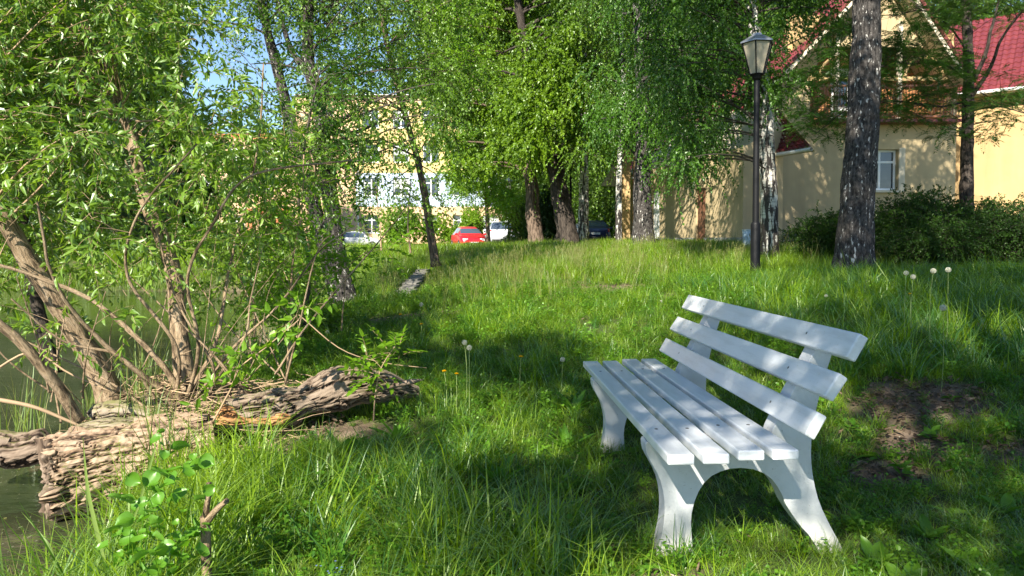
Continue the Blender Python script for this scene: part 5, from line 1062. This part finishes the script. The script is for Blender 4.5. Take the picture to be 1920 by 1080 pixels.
def herb(n_, h, ll, lw, shape='round'):
    def f(m):
        a = rs.uniform(0, 2 * PI, n_); r = rs.uniform(0, .09, n_); z = h * rs.uniform(.25, 1, n_); P = np.column_stack([r * np.cos(a), r * np.sin(a), z]); D = np.column_stack([np.cos(a + rs.normal(0, .6, n_)), np.sin(a + rs.normal(0, .6, n_)), rs.normal(.05, .3, n_)])
        leaves(m, P, D, nrm(np.array([0, 0, 1.]) + rs.normal(0, .3, (n_, 3))), ll * rs.uniform(.6, 1.2, n_), lw * rs.uniform(.7, 1.2, n_), shape, rs.rand(n_), mat=2)
        S = np.column_stack([r * .3 * np.cos(a), r * .3 * np.sin(a), 0 * z]); tubes(m, np.stack([S, (S + P) / 2 + rs.normal(0, .004, (n_, 3)), P], 1), np.full((n_, 3), .0009), 3, mat=2)
    return f
for k in range(15, 18): add_src('tuft_%02d' % k, herb(34, .14, .028, .020), GM)  # 15-17 small-leaved herbs
def rosette(m):
    n_ = rs.randint(6, 10); a = np.arange(n_) * 2 * PI / n_ + rs.normal(0, .25, n_); D = np.column_stack([np.cos(a), np.sin(a), rs.uniform(.15, .9, n_)])
    leaves(m, np.zeros((n_, 3)), D, nrm(np.array([0, 0, 1.]) + rs.normal(0, .15, (n_, 3))), rs.uniform(.10, .19, n_), rs.uniform(.035, .06, n_), 'lance', rs.rand(n_), .2, .5, mat=2)
for k in range(18, 20): add_src('tuft_%02d' % k, rosette, GM)            # 18-19 rosettes
def farclump(m):
    V, F, t = blade_tuft(rs, 36, .30, .13, .012, .3, .4); m.add(V, F, t, None, 0); V, F, t = blade_tuft(rs, 2, .34, .13, .006, .3, .3); m.add(V, F, t, None, 1)
for k in range(20, 23): add_src('tuft_%02d' % k, farclump, GM)           # 20-22 coarse far clumps
def reedt(m):
    V, F, t = blade_tuft(rs, 9, .75, .06, .010, .12, .15, tone=.6); m.add(V, F, t, None, 0); V, F, t = blade_tuft(rs, 5, .8, .06, .007, .2, .1); m.add(V, F, t, None, 1)
for k in range(23, 25): add_src('tuft_%02d' % k, reedt, [M['reed'], M['straw'], M['herb'], M['grass']])  # 23-24 reeds
def scatter(name, P, idx, rot, scl, label, cat):
    me = bpy.data.meshes.new(name); me.vertices.add(len(P)); me.vertices.foreach_set('co', np.asarray(P, np.float32).ravel())
    for nm, ty, v in (('idx', 'INT', idx.astype(np.int32)), ('rot', 'FLOAT', rot.astype(np.float32)), ('lean', 'FLOAT', (rs.normal(0, .12, len(P))).astype(np.float32)), ('scl', 'FLOAT', scl.astype(np.float32))):
        a = me.attributes.new(nm, ty, 'POINT'); a.data.foreach_set('value', v)
    o = bpy.data.objects.new(name, me); C.objects.link(o)
    ng = bpy.data.node_groups.new(name, 'GeometryNodeTree'); ng.interface.new_socket('Geometry', in_out='INPUT', socket_type='NodeSocketGeometry'); ng.interface.new_socket('Geometry', in_out='OUTPUT', socket_type='NodeSocketGeometry')
    N = ng.nodes; L = ng.links; gi = N.new('NodeGroupInput'); go = N.new('NodeGroupOutput'); ip = N.new('GeometryNodeInstanceOnPoints'); ci = N.new('GeometryNodeCollectionInfo')
    ci.inputs['Collection'].default_value = src; ci.inputs['Separate Children'].default_value = True; ci.inputs['Reset Children'].default_value = True
    L.new(gi.outputs[0], ip.inputs['Points']); L.new(ci.outputs[0], ip.inputs['Instance']); ip.inputs['Pick Instance'].default_value = True
    def na(nm, ty): x = N.new('GeometryNodeInputNamedAttribute'); x.data_type = ty; x.inputs['Name'].default_value = nm; return x.outputs[0]
    L.new(na('idx', 'INT'), ip.inputs['Instance Index']); cx = N.new('ShaderNodeCombineXYZ'); L.new(na('lean', 'FLOAT'), cx.inputs[0]); L.new(na('rot', 'FLOAT'), cx.inputs[2]); L.new(cx.outputs[0], ip.inputs['Rotation']); L.new(na('scl', 'FLOAT'), ip.inputs['Scale']); L.new(ip.outputs[0], go.inputs[0])
    md = o.modifiers.new('grass', 'NODES'); md.node_group = ng
    return tag(o, label, cat, kind='stuff')
def scat_pts(x0, x1, y0, y1, dens, seed, wedge=True):
    rs = R_(seed); n_ = int((x1 - x0) * (y1 - y0) * dens); x = rs.uniform(x0, x1, n_); y = rs.uniform(y0, y1, n_)
    if wedge: k = np.abs(x) < y * .76 + 1.3; x, y = x[k], y[k]
    return x, y, rs
def inhouse(x, y): return ((y > 22.6) & (x > 7.3)) | ((x > 7.6 - (y - 22) * .23) & (y > 22))
PX, IX, SC, RT = [], [], [], []
def emit(x, y, ix, sc_, rs):
    PX.append(np.column_stack([x, y, gz(x, y) - .01])); IX.append(ix); SC.append(sc_); RT.append(rs.uniform(0, 2 * PI, len(x)))
def lawn(x0, x1, y0, y1, dens, seed, kinds, probs, smin, smax, hf=None, dk=.97):
    x, y, rs = scat_pts(x0, x1, y0, y1, dens, seed); d = dirt(x, y); k = (shore(x, y) > .12) & (rs.rand(len(x)) > d * (.74 if y1 < 8 else dk)) & ~inhouse(x, y)
    k &= ~((np.abs(x + 1.98 + (y - 13.3) * .056) < .30) & (y > 12.6) & (y < 18)) ; k &= ~((y > 41.3) & (y < 46.6)); k &= ~((x > 6.2) & (np.abs(y - (11.9 - (x - 6.3) * .52)) < .42) & (y < 12.4))
    cl_ = vnoise(np.stack([x * 1.3, y * 1.3, 0 * x + seed], -1)); k &= rs.rand(len(x)) < .72 + .5 * cl_
    x, y, d = x[k], y[k], d[k]; p = np.array(probs, float); p /= p.sum(); ix = rs.choice(kinds, len(x), p=p); s = rs.uniform(smin, smax, len(x)) * (1 - .45 * d) * (1 + .35 * vnoise(np.stack([x * .8, y * .8, 0 * x + 7], -1)))
    if hf is not None: s = s * hf(x, y)
    emit(x, y, ix, s, rs)
T5, S4, B3, H3, Q3, O2, F3 = [0, 1, 2, 3, 4], [5, 6, 7, 8], [9, 10, 11], [12, 13, 14], [15, 16, 17], [18, 19], [20, 21, 22]
def hf1(x, y): return hf0(x, y) * (1 - .5 * np.exp(-((x + 1.32) / .28) ** 2 - ((y - 2.9) / .5) ** 2)) * (1 - .45 * np.exp(-((x + 1.5) / .8) ** 2 - ((y - 4.7) / .5) ** 2))
def hf0(x, y):  # tall towards the pond side and in front, trampled right of the bench
    return np.clip(.55 + .75 * smooth(1.0, -.6, x) * smooth(6.5, 4.0, y) + .4 * smooth(1.6, .8, x) * smooth(4.2, 3.2, y), .45, 1.25)
lawn(-3.6, 6, 1.9, 6, 165, 201, T5 + B3 + S4 + Q3 + O2, [1.4] * 5 + [1.6] * 3 + [2.2] * 4 + [1.7] * 3 + [.5] * 2, .68, 1.12, hf1)
lawn(-3.6, 7, 1.9, 7.5, 150, 202, S4 + Q3 + O2, [4] * 4 + [1.6] * 3 + [.35] * 2, .7, 1.2)
lawn(-5, 9, 6, 13, 75, 203, T5 + B3 + S4 + Q3, [1.0] * 5 + [.8] * 3 + [2.4] * 4 + [2.4] * 3, .62, 1.05)
lawn(-5, 9, 7.5, 13, 80, 204, S4 + Q3, [2] * 4 + [1] * 3, .9, 1.4)
lawn(-7, 13, 13, 22, 75, 205, F3 + T5 + H3 + S4, [.6] * 3 + [1.8] * 5 + [.3] * 3 + [2] * 4, .75, 1.2)
lawn(-26, -4, 24.3, 31, 26, 212, F3, [1] * 3, .9, 1.5)
lawn(-2.2, 3, 10.5, 18, 5, 206, H3, [1] * 3, .8, 1.2)
lawn(-24, 16, 22, 41.5, 17, 207, F3, [1] * 3, .9, 1.4)
lawn(-45, 14, 46.5, 66, 3.0, 208, F3, [1] * 3, 1.2, 2.2)
lawn(2.5, 8.5, 5.5, 11, 34, 209, B3 + T5, [1.5] * 3 + [.5] * 5, .9, 1.35, dk=1.)
x, y, rs9 = scat_pts(-3.6, -.9, 2.2, 4.6, 60, 210); k = shore(x, y) > .02; x, y = x[k], y[k]; emit(x, y, rs9.choice([0, 1, 2, 3, 4], len(x)), rs9.uniform(1.0, 1.45, len(x)) * smooth(-.9, -1.5, x) + .2, rs9)
tufts = np.concatenate(IX); allP = np.concatenate(PX)
scatter('grass', allP, tufts, np.concatenate(RT), np.concatenate(SC), 'long lush meadow grass and low herbs covering the lawn', 'grass')
PX, IX, SC, RT = [], [], [], []
x, y, rs9 = scat_pts(-30, -1.6, 4.5, 30, 9, 211, False); t = shore(x, y); k = (np.abs(t) < .38) | ((t > -1.0) & (t < .2) & (y > 6) & (y < 12) & (rs9.rand(len(x)) < .35)); x, y = x[k], y[k]; emit(x, y, rs9.choice([23, 24], len(x)), rs9.uniform(.7, 1.15, len(x)), rs9)
q = np.array([[-2.0, 3.3], [-2.25, 3.2], [-2.6, 3.6], [-2.1, 2.7]]); emit(q[:, 0], q[:, 1], np.array([23, 24, 23, 24]), np.array([.9, .8, .6, .8]), rs9)
P_ = np.concatenate(PX); P_[:, 2] = np.maximum(P_[:, 2], WATER - .12)
scatter('reeds', P_, np.concatenate(IX), np.concatenate(RT), np.concatenate(SC), 'thin reeds and old straw standing along the pond edge', 'reeds')

# ------------------------------------------------------------------ single plants
def leaf_obj(L, W, mat, shape='round', rows_=7):
    """one broad leaf along +X, folded and arched, with a wavy edge"""
    m = MB(); t = np.linspace(0, 1, rows_); pr = (np.sin(PI * t ** (.75 if shape == 'round' else .9)) ** (.6 if shape == 'round' else .9)) * W / 2; pr[0] = W * .03; pr[-1] = W * .01
    s = np.linspace(-1, 1, 5); X_ = t[:, None] * L + 0 * s; Y_ = pr[:, None] * s; Z_ = .18 * W * np.abs(s)[None] - .22 * L * (t ** 2)[:, None] + .03 * W * np.sin(9 * t)[:, None] * np.abs(s)[None]
    i = np.arange(rows_ * 5).reshape(rows_, 5); F = np.stack([i[:-1, :-1], i[1:, :-1], i[1:, 1:], i[:-1, 1:]], -1).reshape(-1, 4); m.add(np.stack([X_, Y_, Z_], -1), F, np.repeat(np.linspace(.45, .6, rows_), 5)); return m
rs = R_(77); leafmesh = {}
def put_leaf(root, key, pos, az, el, s, roll=0.):
    if key not in leafmesh:
        L, W, mt, sh = {'dock': (.13, .07, 'herb', 'round'), 'round': (.062, .062, 'plant_leaf', 'round'), 'dand': (.17, .04, 'plant_leaf', 'lance'), 'dark': (.10, .05, 'herb', 'lance')}[key]
        o = leaf_obj(L, W, M[mt], sh).build('leaf', M[mt], root, True); leafmesh[key] = o
    else: o = leafmesh[key].copy(); C.objects.link(o); o.parent = root
    o.location = pos; o.rotation_euler = (roll, -el, az); o.scale = (s, s, s); return o
def plant(name, label, px, py, Yd, key, n_, cat='plant', group=None, s=(.7, 1.2), el=(.1, .9), h=0.0):
    p = at(px, py, Yd); p[2] = G(p[0], p[1]); r = empty(name, p, 0, label, cat, group)
    for k in range(n_):
        az = 2 * PI * k / n_ + rs.normal(0, .3); put_leaf(r, key, (.01 * math.cos(az), .01 * math.sin(az), .02 + h * rs.rand()), az, rs.uniform(*el), rs.uniform(*s), rs.normal(0, .25))
    return r
broad = [('broad-leaved plant beside the bench back leg', 1640, 1000, 3.1), ('broad-leaved plant at the bottom right corner', 1870, 1040, 3.0), ('large-leaved plant right of the bench foot, touching the lower edge', 1700, 1060, 2.9), ('broad-leaved plant below the bare soil patch', 1740, 940, 3.4), ('broad-leaved plant under the right end of the back slats', 1620, 930, 3.5), ('pale broad-leaved plant in the right foreground', 1810, 1000, 3.1), ('broad-leaved plant at the right edge by the dirt', 1890, 900, 3.7)]
for lb, px, py, Yd in broad: plant('broadleaf_plant', lb, px, py, Yd, 'dock', rs.randint(7, 11), group='broad-leaved plants right of the bench', s=(.55, 1.05))
for lb, px, py, Yd in [('seedling at the left rim of the bare soil', 1600, 800, 4.9), ('seedling in the middle of the bare soil', 1745, 830, 4.7), ('seedling at the far rim of the bare soil', 1790, 745, 5.9), ('seedling at the near rim of the bare soil', 1690, 870, 4.2), ('seedling right of the bare soil', 1850, 830, 4.7)]: plant('seedling', lb, px, py, Yd, 'dark', 9, group='seedlings around the bare soil', h=.06, s=(.5, .9))
for lb, px, py, Yd in [('dandelion leaf rosette before the hollow log', 640, 840, 4.7), ('dandelion leaf rosette left of the bench far leg', 1065, 830, 4.8), ('dandelion leaf rosette in the sunlit centre grass', 935, 890, 4.2), ('dandelion leaf rosette right of the hollow log', 745, 800, 5.0), ('dandelion leaf rosette left of the seat front', 1075, 760, 5.6), ('dandelion leaf rosette beside the slab path', 905, 850, 4.5)]: plant('dandelion_rosette', lb, px, py, Yd, 'dand', 12, group='dandelion rosettes', el=(.5, 1.15), s=(.8, 1.3))
# round-leaved young aspen at the front left
p = at(300, 1060, 2.9); p[2] = G(p[0], p[1]); r = empty('aspen_sucker', p, 0, 'young aspen shoots with bright round leaves in front of the cut log', 'sapling')
m = MB(); pts = [(300, 850), (330, 905), (265, 900), (285, 945), (340, 960), (320, 1000), (250, 960), (290, 1040), (345, 1030), (375, 870), (225, 1010), (262, 1060), (330, 1065), (302, 905), (275, 980), (310, 1050), (240, 1050), (365, 1000)]
for k, (px, py) in enumerate(pts):
    q = at(px, py, 2.75 + rs.uniform(-.2, .2)) - p; b_ = np.array([rs.uniform(-.12, .12), rs.uniform(-.1, .1), -.02]); tubes(m, bez(b_, q, rs, 7, .1), [np.linspace(.0035, .0012, 7)], 5)
    for j in range(6): put_leaf(r, 'round', tuple(q + rs.normal(0, .04, 3)), rs.uniform(0, 2 * PI), rs.uniform(-.7, .6), rs.uniform(.45, 1.1), rs.normal(0, .7))
m.build('stem', M['plant_leaf'], r)
# long single blades rising at the lower left
for k, (pts, wd, lb) in enumerate([([(205, 1085), (185, 1010), (165, 920), (155, 820)], .016, 'long iris-like blade crossing the sawn log'), ([(240, 1000), (262, 940), (285, 860), (295, 820)], .012, 'pale blade standing right of the log end'), ([(110, 1085), (95, 1030), (75, 1000), (40, 960)], .011, 'blade bending left over the dark water')]):
    P = resample(ray_path(pts, 2.9, 2.95), 12); b_ = P[0].copy(); W = wd * np.sin(np.linspace(.5, PI - .05, 12)) ; m = MB(); S = np.array([1., .25, 0]); V = np.stack([P - S * W[:, None] / 2, P + [0, .003, 0], P + S * W[:, None] / 2], 1) - b_
    i = np.arange(11)[:, None] * 3; F = np.concatenate([i + [0, 1, 4, 3], i + [1, 2, 5, 4]]); m.add(V, F, .6); o = m.build('grass_blade', M['reed'], None, True, loc=b_); tag(o, lb, 'blade of grass')
# dandelions
stem_m = pmat('dandelion_stem', (.18, .24, .08), .6); seed_m = leaf_mat('seed_fluff', (.62, .62, .60), (.85, .85, .82), trans=1., gloss=.02); yel_m = leaf_mat('yellow_petals', (.85, .50, .006), (.90, .62, .01), trans=.9, gloss=.02)
clockp = {}
def dandelion(px, py, Yd, label, kind, r=.024):
    q = at(px, py, Yd); g_ = G(q[0], q[1]); rt = empty('dandelion', (q[0], q[1], g_), rs.uniform(0, 6), label, 'dandelion', 'dandelion clocks' if kind == 'clock' else 'yellow dandelions')
    h = q[2] - g_; m = MB(); lean_ = rs.normal(0, .02, 2); t = np.linspace(0, 1, 7)[:, None]; P = np.column_stack([lean_[0] * (t - t * t) * 2, lean_[1] * (t - t * t) * 2, t * h - .01]); tubes(m, P, [np.linspace(.0026, .002, 7)], 6); m.build('stem', stem_m, rt, True)
    if kind not in clockp:
        m = MB(); n_ = 150; k = np.arange(n_); ph = np.arccos(1 - 2 * (k + .5) / n_) if kind == 'clock' else None
        if kind == 'clock':
            D = np.stack([np.cos(k * 2.39996) * np.sin(ph), np.sin(k * 2.39996) * np.sin(ph), np.cos(ph)], -1)
            tubes(m, np.stack([D * .003, D * .016, D * .023], 1), np.full((n_, 3), .00035), 3)
            for j in range(5):
                a = j * 2 * PI / 5; e1 = nrm(np.cross(D, [.3, .2, .9])); e2 = np.cross(D, e1); LD = nrm(D * .45 + e1 * math.cos(a) + e2 * math.sin(a)); leaves(m, D * .019, LD, D, .008, .0013, 'quad', .8)
            o = m.build('seed_head', seed_m, rt)
        else:
            n_ = 90; u = (np.arange(n_) + .5) / n_; a = np.arange(n_) * 2.39996; D = np.stack([np.cos(a) * np.sqrt(u), np.sin(a) * np.sqrt(u), 1.05 - u * .9], -1)
            leaves(m, np.zeros((n_, 3)), D, np.array([0, 0, 1.]) + D * .1, .010 + .012 * u, .005, 'grass', rs.rand(n_)); o = m.build('flower_head', yel_m, rt)
        clockp[kind] = o
    else: o = clockp[kind].copy(); C.objects.link(o); o.parent = rt
    s = r / .024; o.location = (0, 0, h); o.scale = (s, s, s)
for px, py, Yd, lb, s in [(1699, 512, 6.4, 'leftmost dandelion clock of the cluster right of the bench', .024), (1712, 519, 6.3, 'dandelion clock low beside the leftmost one of the cluster', .024), (1750, 508, 6.2, 'tallest dandelion clock in the middle of the right cluster', .026), (1778, 506, 6.1, 'dandelion clock at the right end of the cluster', .025), (1768, 577, 5.4, 'single dandelion clock below the right cluster', .026), (871, 642, 5.6, 'upper one of two dandelion clocks in the lawn centre', .023), (880, 652, 5.4, 'lower one of two dandelion clocks in the lawn centre', .023), (1055, 674, 5.6, 'dandelion clock just left of the seat far end', .022), (614, 623, 8.6, 'dandelion clock under the twin birches', .028), (790, 571, 9.5, 'dandelion clock near the end of the slab path', .03), (1549, 555, 8.0, 'small dandelion clock above the bench back', .022), (1620, 563, 8.2, 'small dandelion clock above the right end of the top slat', .022), (1240, 565, 9.6, 'tiny dandelion clock left of the top back slat', .02)]: dandelion(px, py, Yd, lb, 'clock', s)
for px, py, Yd, lb, s in [(977, 669, 5.6, 'bright yellow dandelion in the open lawn left of the bench', .026), (751, 590, 8.8, 'yellow dandelion in the sun right of the twin birches', .03), (790, 608, 8.2, 'yellow dandelion by the edge of the shaded band', .03), (833, 696, 5.5, 'yellow dandelion right of the hollow log', .024), (856, 701, 5.4, 'yellow dandelion beside the one near the hollow log', .022), (1706, 551, 7.0, 'yellow dandelion among the right cluster of clocks', .022), (315, 1073, 2.9, 'yellow dandelion at the lower edge under the aspen leaves', .016), (1305, 556, 9.0, 'yellow dandelion behind the left end of the back rest', .022)]: dandelion(px, py, Yd, lb, 'yellow', s)
# forget-me-nots
bl_m = leaf_mat('blue_petals', (.16, .22, .62), (.30, .38, .80), trans=.8, gloss=.02)
for k, (px, py, Yd, n_, sp, lb) in enumerate([(1755, 690, 6.3, 60, .12, 'patch of small blue flowers at the far rim of the bare soil'), (1860, 700, 6.2, 30, .15, 'blue flowers in the right grass near the frame edge'), (1700, 560, 8.2, 40, .35, 'blue flowers in the grass under the dandelion clocks'), (1850, 610, 7.4, 30, .3, 'scattered blue flowers in the grass at the right edge'), (620, 1068, 2.95, 14, .05, 'tiny blue flowers low in the front grass')]):
    p = at(px, py, Yd); p[2] = G(p[0], p[1]); hh = max(.1, at(px, py, Yd)[2] - p[2]); m = MB(); P = np.column_stack([rs.normal(0, sp, n_), rs.normal(0, sp, n_), hh * rs.uniform(.7, 1.05, n_)])
    for j in range(5): a = j * 2 * PI / 5; leaves(m, P, np.array([[math.cos(a), math.sin(a), .15]]) * np.ones((n_, 1)), np.array([[0, 0, 1.]]) * np.ones((n_, 1)), .0055, .0055, 'quad', rs.rand(n_))
    r = empty('forget_me_not', p, 0, lb, 'flowers', 'forget-me-nots'); tag(m.build('blossoms', bl_m, r), kind='stuff'); m = MB(); B_ = P * np.array([.6, .6, 0]); tubes(m, np.stack([B_, (B_ + P) / 2, P], 1), np.full((n_, 3), .0008), 3); tag(m.build('stems', M['plant_leaf'], r), kind='stuff')
